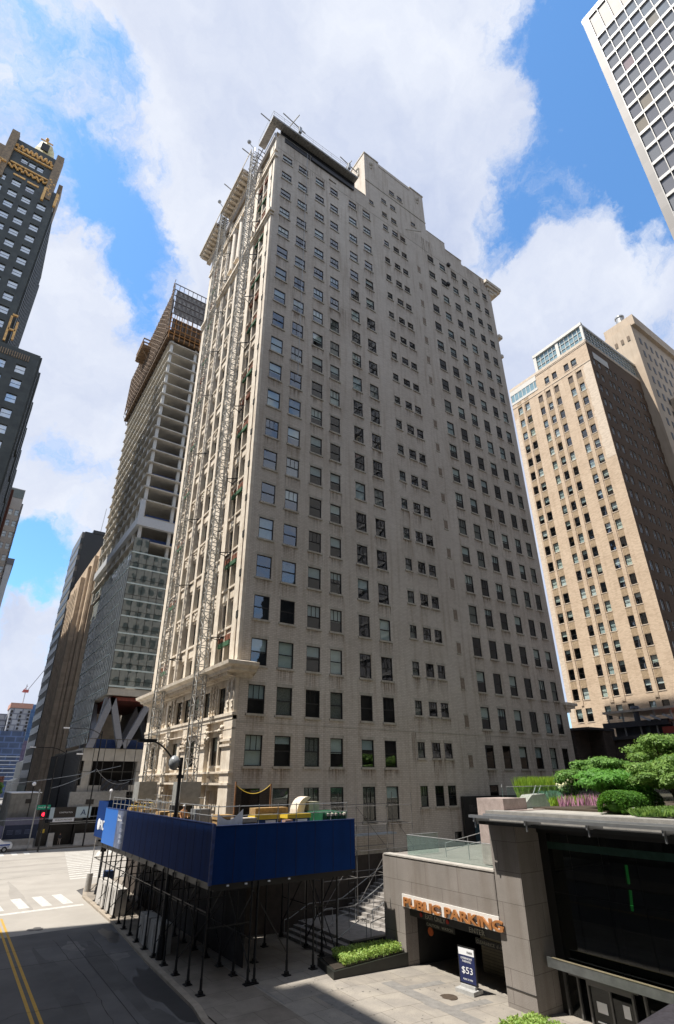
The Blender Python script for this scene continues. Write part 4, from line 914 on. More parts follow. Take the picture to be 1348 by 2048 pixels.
for k in range(5): b.box(17.4, 19.3, 118.0+1.5*k, 119.2+1.5*k, 116.6+.0*k, 117.0); b.box(17.4, 17.6, 118+1.5*k, 119.2+1.5*k, 117, 118.4)
for z in (117.0, 118.0, 119.2): b.box(17.3, 19.3, 117.8, 118.0, z, z+.35); b.box(17.2, 17.4, 117.8, 125.5, z, z+.35)
b.beam((17.6, 119, 116.6), (19.4, 119, 113.5), .15); b.beam((17.6, 124, 116.6), (19.4, 124, 113.5), .15)
b.build('loading_platform', mat('timber_planks', (.36, .24, .14), .85, cont=.4, sc=4), T)
# mast climber behind: none

# ================================================================== DARK ART DECO TOWER (left)
Cb = thing('art_deco_tower', (-10.5, 105, 0), 'dark green-black stone tower with gilded crown at the left edge', 'building')
dks = mat('dark_green_stone', (.060, .068, .062), .5, col2=(.038, .044, .042), sc=.5, brick=(2.2, 1.1, (.8, .8, .8)), spec=.4)
gold = mat('gilded_terracotta', (.85, .52, .17), .5, .0, col2=(.45, .25, .09), sc=2.5)
tanp = mat('bronze_tan_panel', (.28, .20, .12), .7, col2=(.16, .12, .08), sc=2)
FC = FR((0, 105, 0), (1, 0, 0)); bwht = mat('white_shade', (.86, .88, .90), .9, cont=.06)
w1 = [(-13.75, -11.9, 134.2-3.76*k-1.55-.5, 134.2-3.76*k) for k in range(15)]
w2 = [(c, c+1.85, 137.9-3.8*k-2.05, 137.9-3.8*k) for k in range(16) for c in (-16.95, -19.8)]
w2 += [(c, c+1.85, 137.9-3.8*k-2.05, 137.9-3.8*k) for k in range(16) for c in (-22.9, -25.9)]
w3 = [(c, c+1.45, 145.1, 147.0) for c in (-16.4, -18.15, -19.85)]
shaftw = [w for w in w1+w2 if w[2] > 91]
b = MB(); FC.wall(b, -42, -10.6, 90, 140, shaftw, .35); b.q([(-10.6, 105, 90), (-10.6, 134, 90), (-10.6, 134, 136), (-10.6, 105, 136)]); b.q([(-42, 105, 140), (-10.6, 105, 140), (-10.6, 134, 140), (-42, 134, 140)])
FU = FR((0, 105.6, 0), (1, 0, 0)); FU.wall(b, -22.0, -13.0, 140, 152.3, w3, .35); b.q([(-13, 105.6, 140), (-13, 128, 140), (-13, 128, 152.3), (-13, 105.6, 152.3)]); b.q([(-22, 105.6, 152.3), (-13, 105.6, 152.3), (-13, 128, 152.3), (-22, 128, 152.3)])
b.box(-11.6, -10.55, 104.85, 105.0, 90, 134)
for k in range(9): b.box(-10.6, -10.2, 106.0+3.1*k, 107.1+3.1*k, 90, 134.5)
b.box(-40, -10.9, 106, 133, 90, 139, darkin); b.build('shaft_wall', None, Cb) if False else None
b2 = MB(); b2.v, b2.f = b.v[:], b.f[:]; b2.mi = b.mi[:]; b2.ms = [dks, darkin]; b2.mi = [1 if i >= len(b.f)-6 else 0 for i in range(len(b.f))]; b2.build('shaft_wall', None, Cb)
wing = [(c, c+1.85, 86.6-3.7*k-2.1, 86.6-3.7*k) for k in range(12) for c in (-7.6-.0, -11.2, -14.5)]
b = MB(); FG = FR((0, 104.4, 0), (1, 0, 0)); FG.wall(b, -42, -3.9, 0, 90.5, wing, .35, dks); b.q([(-3.9, 104.4, 0), (-3.9, 166, 0), (-3.9, 166, 90.5), (-3.9, 104.4, 90.5)], dks); b.q([(-42, 104.4, 90.5), (-3.9, 104.4, 90.5), (-3.9, 166, 90.5), (-42, 166, 90.5)], dks)
b.box(-41, -4.6, 105.3, 160, 0, 90, darkin); b.build('wing_wall', None, Cb)
b = MB()
for k in range(24):
    y = 105.2+2.5*k; b.box(-3.9, -3.55, y, y+.9, 0, 89.2+(.0 if k % 4 else 1.6)); b.cut()
for k in range(5): b.box(-3.9, -3.2, 110+12*k, 113+12*k, 70, 90.5); b.cut()
b.each('pilaster', dks, Cb)
b = MB()
for k in range(24):
    for q in range(22): y = 106.3+2.5*k; b.q([(-3.85, y, 88-3.7*q), (-3.85, y+1.1, 88-3.7*q), (-3.85, y+1.1, 85.9-3.7*q), (-3.85, y, 85.9-3.7*q)])
b.build('side_window', mat('bluish_window', (.10, .16, .22), .15, cont=.3), Cb, kind='stuff')
face_windows(Cb, FC, 0, sorted(shaftw, key=lambda w: -w[2])[:60], .3, 45, sash, skypane, None, (1, .9), 2, [bwht], sub=True)
face_windows(Cb, FU, 0, w3, .3, 3, sash, skypane, None, (1, .6), 3, [bwht]); face_windows(Cb, FG, 0, wing, .3, 14, sash, skypane, None, (1, .8), 5, [bwht])
b = MB()
for u0, u1, z0, z1 in ((-21.9, -13.3, 147.9, 148.3), (-21.5, -13.2, 143.2, 143.6), (-20.0, -17.5, 139.0, 139.5), (-17.0, -14.6, 138.7, 139.2)):
    FU.box(b, u0, u1, z0, z1, -.1 if z0 > 142 else .5, .35 if z0 > 142 else .75); b.cut()
b.each('gilded_band', gold, Cb)
b = MB(); r = random.Random(4)
for k in range(46): b.ball((-21.8+8.4*k/46, 105.5, 149.7+.6*math.sin(k*1.1)+r.uniform(-.2, .2)), .33, 6)
for k in range(40): b.ball((-21.8+9.6*k/40, 105.3, 142.0+.5*math.sin(k*1.3)+r.uniform(-.2, .2)), .3, 6)
for k in range(10): b.ball((-12.4+r.uniform(-.5, .5), 105, 138+.6*k), .35, 6)
b.build('gilded_ornament', gold, Cb, kind='stuff')
b = MB()
for x, zt_ in ((-22.5, 153.8), (-12.4, 153.4)): b.box(x-.9, x+.7, 104.8, 107, 136.5, zt_); b.tube((x-.1, 105.9, zt_), (x-.1, 105.9, zt_+.7), .9, .2, 6); b.cut()
b.box(-26, -23.4, 105, 110, 136, 147); b.cut(); b.box(-11.3, -10.4, 108, 112, 136, 147.5)
b.each('corner_buttress', tanp, Cb)
b = MB()
for a, c in (((-13.2, 104.8, 139.8), (-10.3, 106.5, 139.8)), ((-13.2, 104.8, 139.8), (-13.2, 104.8, 135.2)), ((-10.5, 104.8, 139.6), (-10.5, 104.8, 135.0)), ((-24.5, 104.7, 141.5), (-22.0, 104.7, 141.5)), ((-23.2, 104.7, 141.5), (-23.2, 104.7, 137.5))):
    b.beam(a, c, .55); b.cut()
b.each('gilded_bracket', gold, Cb)
b = MB()
for a, c in (((-10.9, 104.6, 98.0), (-10.9, 104.6, 91.2)), ((-9.6, 104.6, 97.0), (-9.6, 104.6, 92.0)), ((-10.9, 104.6, 94.5), (-9.6, 104.6, 94.5)), ((-10.9, 104.6, 98.5), (-9.9, 104.6, 98.5))): b.beam(a, c, .4)
b.build('gilded_finial', gold, Cb)
b = MB()
for k in range(16): b.box(-12.2+.42*k, -12.0+.42*k, 104.2, 104.4, 87.9, 89.3)
b.build('parapet_fluting', tanp, Cb)
lg = mat('pale_gilt', (.72, .64, .33), .5, .0, col2=(.42, .36, .18), sc=2)
b = MB(); b.tube((-17.6, 116, 150), (-17.6, 116, 165), 2.7, 2.7, 8); b.tube((-17.6, 116, 165), (-17.6, 116, 168.5), 2.6, 2.0, 8); b.tube((-17.6, 116, 168.5), (-17.6, 116, 170.2), 1.9, .6, 8); b.build('lantern_tower', lg, Cb)
b = MB(); b.box(-18.4, -16.6, 113.0, 113.4, 163.6, 166.4); b.build('lantern_opening', sash, Cb)
b = MB(); b.box(-19.0, -16.0, 112.9, 113.1, 167.0, 167.4); b.box(-19.4, -15.8, 112.9, 113.1, 161.8, 162.3); b.ball((-17.6, 113, 168.2), .5, 6); b.build('lantern_trim', gold, Cb, kind='stuff')

# beyond it
t = thing('white_apartment_building', (-3, 172, 0), 'slim white building with dark windows beyond the dark tower at left edge', 'building')
b = MB(); FX = FR((0, 172, 0), (1, 0, 0)); ww = [(c, c+1.1, 88-3.7*k-1.9, 88-3.7*k) for k in range(1, 22) for c in (-2.6, -.9)]
FX.wall(b, -8, .3, 0, 91.5, ww, .2); b.q([(.3, 172, 0), (.3, 230, 0), (.3, 230, 91.5), (.3, 172, 91.5)]); b.q([(-8, 172, 91.5), (.3, 172, 91.5), (.3, 230, 91.5), (-8, 230, 91.5)]); b.build('wall', mat('white_glazed_brick', (.56, .54, .50), .8, cont=.12), t)
face_windows(t, FX, 0, ww, .15, 42, sash, pane, None, (.9, .8), 8, [bwht])
b = MB()
for k in range(20):
    for q in range(16): b.box(.3, .75, 173+3.4*q, 175+3.4*q, 86-4.2*k, 87.2-4.2*k)
b.build('side_balcony', mat('grey_balcony', (.20, .20, .21), .7), t, kind='stuff'); b = MB(); b.box(-7.5, .2, 171.9, 172, 88.3, 91.2); b.build('grey_top_band', mat('grey_green_tile', (.22, .27, .26), .6), t)
t = thing('brown_brick_building', (-3, 166.5, 0), 'narrow red-brown brick building between the dark tower and the white one', 'building')
b = MB(); b.box(-10, -2.6, 166.2, 171.8, 0, 88); b.build('wall', mat('red_brown_brick', (.12, .045, .03), .9, cont=.3), t); b = MB(); b.box(-10, -2.2, 166.1, 171.8, 55, 57.5); b.box(-10, -2.4, 166, 171.8, 40, 54.5); b.build('stone_base', mat('tan_carved_stone', (.34, .25, .17), .85, cont=.4), t)
t = thing('low_grey_building', (1, 235, 0), 'low pale building with a flat roof behind the white one', 'building')
b = MB(); b.box(-8, 3.0, 235, 300, 0, 88); b.build('wall', mat('pale_grey_wall', (.42, .42, .42), .8), t); b = MB(); b.box(-8, 3.4, 234.6, 300, 88, 90.5); b.build('roof_edge', mat('dark_coping', (.12, .12, .13), .6), t)

# ================================================================== BEHIND THE UNFINISHED TOWER
t = thing('limestone_setback_tower', (20.5, 143, 0), 'tan limestone tower with stepped top beside the glass wall of the unfinished tower', 'building')
tan = mat('tan_limestone', (.64, .51, .38), .85, col2=(.54, .43, .32), sc=.8, streak=.35, brick=(1.8, .9, (.8, .78, .74)))
b = MB(); 
for (x0, y0, zt_) in ((20.9, 142.3, 66.5), (19.9, 143.5, 64.0), (19.2, 146, 61.5)): b.box(x0, 40, y0, 172, 0, zt_)
b.build('stepped_mass', tan, t); b = MB()
for k in range(8): b.box(18.6-(0 if k else .5), 19.2, 147+3.0*k, 148.4+3.0*k, 0, 58.5-.5*(k % 2)); b.cut()
for x in (19.3, 20.1): b.box(x, x+.5, 145.6 if x < 20 else 143, 146.2, 0, 60); b.cut()
b.each('vertical_fin', tan, t); b = MB()
for k in range(8):
    for q in range(15): b.box(19.12, 19.25, 148.6+3.0*k, 149.8+3.0*k, 4+3.6*q, 6.2+3.6*q)
b.build('window_strip', sash, t, kind='stuff'); b = MB(); b.box(20.2, 20.8, 142.2, 142.35, 3.5, 8); b.box(21.2, 21.8, 142.2, 142.35, 3.5, 8); b.build('ground_floor_window', darkin, t)
b = MB()
for k in range(9): b.ball((19.4+.15*k, 145.6, 61.2+.2*(k % 2)), .3, 6)
b.build('roof_ornament', tan, t)
t = thing('dark_slab_tower', (18.4, 175, 0), 'dark slab tower with a mast, peeping over the tan limestone tower', 'building')
b = MB(); b.box(20.1, 27.5, 177, 200, 0, 84.5); b.box(22.5, 28, 176.8, 200, 84.5, 85.6); b.build('dark_wall', mat('dark_grey_panel', (.045, .052, .06), .45, cont=.1), t)
b = MB()
for q in range(20): b.box(19.2, 20.1, 177.1, 196, 80-3.9*q, 82-3.9*q); b.cut()
b.each('window_band', mat('grey_window_band', (.07, .08, .085), .3, cont=.2), t); b = MB(); b.box(19.3, 20.1, 177.3, 195.8, 0, 84.3); b.build('grey_side', mat('blue_grey_panel', (.20, .20, .195), .6), t)
b = MB(); b.tube((24.8, 178, 85), (25.2, 178, 95), .1, n=5); b.build('roof_mast', steel, t)

# ================================================================== BEIGE TOWER (right)
t = thing('beige_brick_tower', (90, 37.8, 0), 'sunlit beige brick tower with glass penthouse right of the pale office building', 'building')
bei = mat('beige_brick', (.62, .495, .37), .88, col2=(.55, .43, .315), sc=.3, brick=(.5, .17, (.85, .82, .78)), streak=.2)
bei_l = mat('light_new_brick', (.68, .58, .47), .88, brick=(.5, .17, (.85, .82, .78)), cont=.08)
bei_d = mat('spandrel_brick', (.46, .345, .225), .9, brick=(.5, .17, (.7, .68, .64)), cont=.3)
GX, GY0, GY1 = 90.0, 37.8, 57.3; FB = FR((GX, 0, 0), (0, -1, 0)); FD = FR((0, GY0, 0), (1, 0, 0))
gcols = [(54.83, 56.0), (52.9, 54.08), (49.55, 50.6), (47.55, 48.6), (45.5, 46.55), (42.1, 43.17), (40.1, 41.2)]
def gtops(c): return [23.46-3.42]+[23.46+3.508*k for k in range(19 if c < 2 else 18)]
gw = []
for c, (y0, y1) in enumerate(gcols):
    for k, z in enumerate(gtops(c)): gw.append((*wy(y0, y1), z-(2.2 if k == 0 else 1.95), z))
for y0, y1 in ((50.9, 51.9), (49.2, 50.2), (44.9, 45.9), (42.8, 43.9)): pass
gtop = [(*wy(y0, y1), 88.2, 90.0) for y0, y1 in ((47.2, 48.3), (45.3, 46.4), (42.4, 43.5), (40.6, 41.8))]
louv = [(*wy(y0, y1), 84.2, 86.4) for y0, y1 in ((49.5, 50.6), (47.5, 48.6), (45.5, 46.55), (42.1, 43.2), (40.1, 41.25))]
b = MB(); FB.wall(b, -GY1, -GY0, 0, 92.2, gw+gtop+louv, .3, bei)
dw = []
for k in range(24):
    z = 88.5-3.508*k
    for q in range(24):
        x = GX+1.1+1.95*q+(.9 if q % 3 == 2 else 0)+.35*(q//3); dw.append((x, x+1.05, z-1.9, z))
FD.wall(b, GX, GX+62, 0, 92.2, dw, .35, mat('painted_shade_brick', (.17, .11, .07), .9, cont=.25, brick=(.5, .17, (.8, .78, .74))))  # south side's shade is painted into a darker copy of the brick
b.q([(GX, GY0, 92.2), (GX+62, GY0, 92.2), (GX+62, GY1, 92.2), (GX, GY1, 92.2)], bei); b.q([(GX, GY1, 0), (GX, GY1, 92.2), (GX+62, GY1, 92.2), (GX+62, GY1, 0)], bei)
b.box(GX+1, GX+60, GY0+1, GY1-1, 0, 91, darkin); b.build('brick_wall', None, t)
b = MB()
for y0, y1 in ((54.1, 54.8), (50.62, 52.9-.0), (48.62, 49.5), (46.58, 47.5), (43.2, 45.45), (41.22, 42.08)):
    if y1-y0 < 1.2: FB.box(b, *wy(y0+.12, y1-.12), 20.5, 87, 0, .14); b.cut()
b.each('pier', bei, t)
b = MB()
for c, (y0, y1) in enumerate(gcols):
    for z in gtops(c)[1:]: FB.box(b, *wy(y0, y1), z+.05, z+1.45, -.04, .015)
b.build('spandrel_brickwork', bei_d, t, kind='stuff')
b = MB(); FB.box(b, *wy(37.85, 39.3), 64, 87, -.02, .02); FB.box(b, *wy(56.3, 57.25), 18, 84, -.02, .02)
for k in range(16): FB.box(b, *wy(39.2, 39.3+.35*random.random()+.25), 64+1.4*k, 65.4+1.4*k, -.02, .018)
b.build('new_brick_patch', bei_l, t)
face_windows(t, FB, 0, sorted(gw, key=lambda w: w[2])+gtop, .25, 58, sash, pane, bei_l, (.6, .45), 11, blindm)
face_windows(t, FD, 0, dw, .2, 0, mat('glint_white_sash', (.75, .78, .82), .4), skypane, None, (.97, .7), 12, [blindm[2]])  # sky glints painted in as whitish sashes and white blinds
b = MB()
for u0, u1, v0, v1 in louv: FB.quad(b, u0, u1, v0, v1, -.2)
b.build('louvre_panel', mat('brown_louvre', (.13, .10, .08), .8, brick=(5, .15, (.4, .4, .4))), t)
b = MB()
for z in (87.2, 91.9): FB.box(b, -GY1, -GY0, z, z+.15, 0, .08); b.cut()
FB.box(b, -GY1, -GY0, 92.2, 92.9, -.4, .12); b.cut(); FD.box(b, GX, GX+62, 92.2, 92.9, -.4, .1)
b.each('stone_band', bei_l, t)
pg = mat('penthouse_blue_glass', (.22, .36, .42), .08, cont=.3, sc=.8, spec=1.)
whm = mat('white_metal_frame', (.60, .58, .53), .5, cont=.06)
b = MB(); b.box(GX+.35, GX+40, GY0+.3, 49.4, 92.9, 97.0, m=None); b.build('penthouse_glazing', pg, t)
b = MB()
for y in [38.0+1.02*k for k in range(12)]: FB.box(b, *wy(y, y+.1), 92.9, 97.0, -.35, -.2)
for z in (94.2, 95.6): FB.box(b, *wy(38, 49.5), z, z+.08, -.35, -.22)
FB.box(b, *wy(43.6, 44.3), 92.9, 97, -.35, -.1); FB.box(b, *wy(49.2, 49.9), 92.9, 97.2, -.5, 0); FB.box(b, *wy(37.7, 49.9), 97.0, 97.7, -.5, .1); FB.box(b, *wy(37.7, 38.2), 92.9, 97.2, -.5, 0)
for k in range(30): FD.box(b, GX+.6+1.3*k, GX+.68+1.3*k, 92.9, 97.0, -.3, -.15)
for k in range(4): FD.box(b, GX+.4, GX+40, 93.6+.9*k, 93.68+.9*k, -.3, -.16)
FD.box(b, GX, GX+40, 97.0, 97.5, -.5, .05); b.build('penthouse_frame', whm, t)
b = MB(); FB.box(b, *wy(50.4, 57.1), 88.9, 90.9, .0, .03); b.build('ribbon_glazing', pg, t)
b = MB(); FB.box(b, *wy(50.2, 57.3), 90.9, 92.5, 0, .1); b.cut(); FB.box(b, *wy(50.2, 57.3), 88.3, 88.9, 0, .08)
for k in range(7): FB.box(b, *wy(50.9+1.05*k, 51.02+1.05*k), 88.9, 90.9, .03, .07)
b.each('ribbon_frame', whm, t)
b = MB(); FD.box(b, GX+1.8, GX+7.5, 88.6, 90.4, 0, .04); b.build('white_strip_window', whm, t)
t2 = thing('stepped_stone_tower', (112, 33, 0), 'tall tan stone tower with a roof tank behind the beige brick tower', 'building')
b = MB(); b.box(112, 150, 36.0, 46, 0, 109); b.box(112.6, 150, 35.2, 42.5, 109, 112); b.box(121, 150, 34.9, 45, 0, 90); b.box(113, 113.4, 36.5, 37.2, 105, 110); b.build('stepped_mass', mat('pinkish_tan_stone', (.50, .40, .30), .85, cont=.12, sc=.4, streak=.3), t2)
b = MB(); b.tube((114.2, 38.6, 112), (114.2, 38.6, 114.3), .95, n=14); b.tube((114.2, 38.6, 114.3), (114.2, 38.6, 114.7), 1.1, n=14); b.build('water_tank', steel, t2)
b = MB()
for k in range(14):
    for q in range(12): b.box(122+2.3*k, 122.9+2.3*k, 34.75, 34.95, 86-4*q, 88-4*q)
for k in range(13):
    for q in range(24): b.box(114.5+2.6*k, 115.4+2.6*k, 35.93, 36.02, 104-4*q, 106-4*q)
b.build('window_slit', sash, t2, kind='stuff'); b = MB()
for a, c in (((119, 36.5, 109), (119, 36.5, 111.5)), ((118, 36.5, 110.6), (122, 35.5, 111.4)), ((126, 37, 109), (126, 37, 111)), ((125, 37, 110.2), (128.5, 36, 110.8)), ((113, 36, 109), (113, 36, 110.5)), ((113, 36, 110.4), (114.6, 35.4, 110.4))): b.beam(a, c, .12)
b.build('roof_antenna', steel, t2)
b = MB(); 
for k in range(6): b.box(111.85, 112.0, 37+1.5*k, 37.6+1.5*k, 104.6, 106)
b.build('carved_band', mat('deep_brown', (.20, .15, .11), .9), t2)  # darker brown blocks spaced along the band

# low dark brick building with roof plant
t = thing('dark_brick_annex', (58, 36, 0), 'low dark brick building with cluttered roof plant behind the garden shrubs', 'building')
db = mat('sooty_brick', (.075, .055, .045), .9, cont=.4, sc=1.2, brick=(.45, .15, (.6, .58, .55)))
b = MB(); b.box(57.2, 60, 36.3, 50, 0, 13.9); b.box(60, 62.0, 34.6, 50, 0, 13.8); b.box(62, 86, 20, 34.6, 0, 12.9); b.box(59.9, 62.3, 34.5, 34.8, 0, 13.9); b.build('brick_wall', db, t)
b = MB(); b.box(61.7, 86, 19.8, 34.9, 12.9, 13.25); b.box(57.0, 62.2, 34.4, 50, 13.85, 14.1); b.build('parapet', mat('dark_metal_coping', (.05, .05, .055), .5), t)
b = MB(); b.box(61.85, 62, 32.5, 33.2, 9.3, 12.0); b.box(61.85, 62, 30.2, 30.9, 9.3, 12.0); b.build('boarded_window', mat('boarded_window', (.16, .13, .08), .9), t)
b = MB(); b.box(64, 69, 28.4, 35.6, 14.6, 14.9); b.cut(); b.box(63.6, 70, 28.0, 36.2, 15.9, 16.15); b.each('roof_canopy', mat('light_metal_roof', (.50, .45, .40), .5), t)
b = MB()
for y in (28.6, 30.4, 32.2, 34.0, 35.8): b.box(64, 64.15, y, y+.15, 13.2, 15.9); b.cut()
b.each('canopy_post', steel, t)
dm = mat('dark_plant_metal', (.06, .065, .08), .5, .3)
b = MB(); b.box(64.5, 68, 29.0, 31.5, 13.2, 14.5); b.cut(); b.box(64.5, 68, 32, 35.5, 13.2, 14.9); b.cut(); b.beam((64, 36.5, 14.6), (64, 29, 14.6), .6); b.cut(); b.each('air_handling_unit', dm, t)
b = MB(); b.tube((64, 32.4, 14.9), (64, 32.4, 16.2), .32, n=10); b.tube((64, 32.4, 16.2), (64, 32.4, 16.5), .55, .4, n=10); b.build('vent_stack', dm, t)
b = MB()
for y in (29.3, 30.6, 31.7): b.beam((63.5, y, 15.3), (63.7, y-.9, 14.8), .55, .2)
b.build('bright_duct', mat('bright_duct', (.5, .54, .62), .35, .5), t)
b = MB(); b.box(63, 70, 20, 29.5, 13.2, 14.0); b.build('red_awning', mat('red_awning', (.30, .04, .025), .7), t)

# ================================================================== GLASS AND STEEL TOWER (top right)
t = thing('steel_glass_tower', (65, 12, 0), 'tall pale steel and glass tower at the upper right corner', 'building')
GT = FR((65, 0, 0), (0, -1, 0)); stl = mat('pale_steel_cladding', (.19, .185, .182), .5, .0, cont=.06); stp = mat('pinkish_cladding', (.18, .165, .158), .6, cont=.05, brick=(3, 3.7, (.8, .8, .8)))
b = MB(); GT.box(b, -12.75, -11.72, 0, 136.4, -1.3, .12); b.build('corner_column', stp, t)
b = MB(); b.box(65, 120, -40, 12.6, 136.3, 137.0); b.box(64.9, 65.0, -40, 12.8, 135.3, 136.6); b.box(66.2, 120, -40, 12.4, 0, 136.3); b.build('roof_edge', stl, t)
b = MB(); k = 0
vw = 1.62; us = [11.66-vw*k for k in range(20)]
for y in us: GT.box(b, -y-.05, -y+.05, 0, 135.4, 0, .2); b.cut()
b.each('mullion', stl, t)
b = MB(); zf = [128.3-3.74*k for k in range(34)]
for z in zf: GT.box(b, -11.7, 20, z-.42, z+.2, -.25, .12); b.cut()
b.each('spandrel', mat('white_spandrel', (.25, .245, .245), .5, cont=.04), t)
gp = [glass('tower_glass', tint=(.22, .22, .24), ior=1.7, opac=.92, base=(.18, .18, .195)), glass('tower_glass_blind', tint=(.4, .4, .4), ior=1.7, opac=.95, base=(.20, .205, .215)), glass('tower_glass_warm', tint=(.4, .4, .4), ior=1.7, opac=.95, base=(.27, .235, .18)), glass('tower_glass_pink', tint=(.4, .4, .4), ior=1.7, opac=.95, base=(.30, .235, .235))]
rr = random.Random(21); cnt = 0; restp = MB()
for zi, z in enumerate(zf[:-1]):
    for yi, y in enumerate(us[:-1]):
        ch = rr.random(); mm = gp[0] if ch < .12+.05*zi else (gp[1] if ch < .93 else gp[2] if ch < .97 else gp[3])
        if zi < 13 and yi < 7: q = MB(); GT.quad(q, -y+.06, -y+vw-.06, zf[zi+1]+.2, z-.42, -.15); q.build('window', mm, t)
        else: GT.quad(restp, -y+.06, -y+vw-.06, zf[zi+1]+.2, z-.42, -.15, mm)
restp.build('window', gp[0], t, kind='stuff')
b = MB()
for y in us[:-1]: GT.quad(b, -y+.06, -y+vw-.06, 128.5, 135.3, -.12)
b.build('plant_floor_louvre', mat('brown_louvre_panel', (.17, .15, .14), .6, cont=.3, sc=.6), t)
# unseen neighbours across the street: they shade the road and fill the reflections
nb = mat('neighbour_stone', (.16, .15, .135), .8, col2=(.11, .10, .09), sc=.2, brick=(3.2, 3.6, (.35, .35, .35)))
nd_ = mat('neighbour_dark_stone', (.07, .065, .06), .7, col2=(.045, .042, .04), sc=.2, brick=(2.6, 3.6, (.4, .4, .4)))
for i, (x0, x1, y0, y1, h, mm, lab) in enumerate((
    (-60, -18, 35.0, 52.5, 65.3, nb, 'stone building on the near left corner, out of frame, shading the road'),
    (-60, -18, -25, 34.8, 68.5, nd_, 'taller stone building out of frame at left, shading the lower road'),
    (-12, 22, -70, -34, 78, nd_, 'dark tower out of frame behind the viewer, seen only in window reflections'),
    (30, 52, -75, -40, 112, nb, 'pale tower out of frame behind the viewer, seen only in window reflections'),
    (70, 110, -70, -42, 60, nd_, 'broad dark block out of frame behind the viewer at right'),
    (24.9, 70, -32, 2, 24, nd_, 'low dark block out of frame beside the glass pavilion'))):
    t = thing('neighbour_building', (x0, y0, 0), lab, 'building'); b = MB(); b.box(x0, x1, y0, y1, 0, h); b.build('wall', mm, t)
    b = MB(); b.box(x0-.2, x1+.2, y0-.2, y1+.2, h, h+.5); b.build('cornice', mm, t)

# ================================================================== PARKING ENTRANCE
PK = thing('parking_entrance', (23.2, 20.4, 0), 'grey granite parking entrance block with terrace on top and wide dark opening', 'parking entrance')
gran = mat('pinkish_grey_granite', (.27, .245, .225), .8, col2=(.225, .204, .185), sc=.7, fine=.45, streak=.35, brick=(2.4, 1.25, (.5, .48, .46), .93))
PX0 = 23.2; FP = FR((PX0, 0, 0), (0, -1, 0))
b = MB(); FP.wall(b, -28.7, -20.3, -.6, 4.9, [(-27.1, -20.3, -.6, 3.05)], .9); b.box(PX0+.0, 40, 28.7, 28.9, -.6, 4.9); b.box(PX0+.001, 44, 20.3, 28.7, 4.6, 4.75)
b.q([(PX0, 28.7, 4.9), (PX0, 20.3, 4.9), (44, 20.3, 4.9), (44, 28.7, 4.9)]); b.build('granite_wall', gran, PK)
b = MB(); b.box(PX0+.9, 34, 27.1, 27.3, -1.2, 4.5); b.box(PX0+.95, 34, 20.2, 20.3, -1.2, 4.5); b.box(33, 33.2, 20.3, 27.1, -1.2, 4.5); b.box(PX0+.95, 33, 20.3, 27.1, 3.05, 3.2); b.build('garage_interior', darkin, PK)
b = MB(); b.box(26.4, 26.5, 22.3, 24.6, -1, 3.0); b.build('shuttered_wall', mat('cream_shutter', (.20, .18, .13), .8, brick=(9, .14, (.5, .5, .5))), PK)
b = MB(); b.box(25.6, 25.8, 21.0, 21.2, -.6, 1.9); b.build('bollard_post', concrete, PK)
b = MB(); b.box(PX0-.04, PX0+.5, 20.3, 28.75, 4.9, 4.97); b.build('terrace_kerb', mat('pale_granite_cap', (.48, .45, .41), .8, fine=.3), PK)
b = MB(); FP.box(b, -27.2, -20.3, 2.52, 3.12, 0, .06); b.build('sign_band', mat('white_sign_band', (.66, .65, .62), .6, cont=.06), PK)
orange = mat('orange_letter_face', (.36, .15, .05), .5, cont=.12)
lt = text_mesh('sign_lettering', 'PUBLIC PARKING', .58, FP, -27.02, 2.58, .13, orange, PK, ext=.045, width=6.95, bold=.018)
fd = mat('faded_sign_lettering', (.34, .33, .27), .7, cont=.1)
b = MB(); FP.box(b, -27.0, -20.4, 2.08, 2.5, -.35, -.3); b.build('header_board', mat('dark_header', (.035, .035, .035), .7), PK)
text_mesh('header_lettering', 'EXIT ONLY', .3, FP, -25.75, 2.16, -.28, fd, PK, ext=.01, width=1.5); text_mesh('header_lettering', 'ENTER', .3, FP, -22.6, 2.12, -.28, fd, PK, ext=.01, width=1.0)
rd = mat('red_sign_disc', (.40, .03, .02), .6)
b = MB()
for y in (26.05, 24.05): c = FP.P(-y, 2.27, -.28); b.tube(c, c+FP.N*.03, .1, n=12); b.cut()
b.each('red_marker', rd, PK)
for n_, (y0, y1, z, s_) in enumerate(((26.5, 24.3, 1.6, 'CAUTION   WATCH'), (22.9, 20.9, 1.5, 'CLEARANCE  6\'-10"'))):
    b = MB(); FP.box(b, -y0, -y1, z, z+.26, -1.05, -.98); cb = b.build('clearance_bar', mat('black_bar', (.02, .02, .02), .6), PK); text_mesh('bar_lettering', s_, .18, FP, -y0+.08, z+.06, -.97, fd, cb, ext=.004, width=abs(y1-y0)-.25)
b = MB(); c = FP.P(-26.35, 1.35, -1.2); b.tube(c, c+FP.N*.05, .2, n=16); b.build('orange_disc_sign', mat('orange_red_disc', (.42, .09, .02), .6), PK)
b = MB(); FP.box(b, -21.5, -20.4, .55, 1.3, -1.6, -1.55); b.build('red_white_sign', mat('red_white_sign', (.45, .05, .05), .7, col2=(.6, .58, .55), sc=3, cont=0), PK)
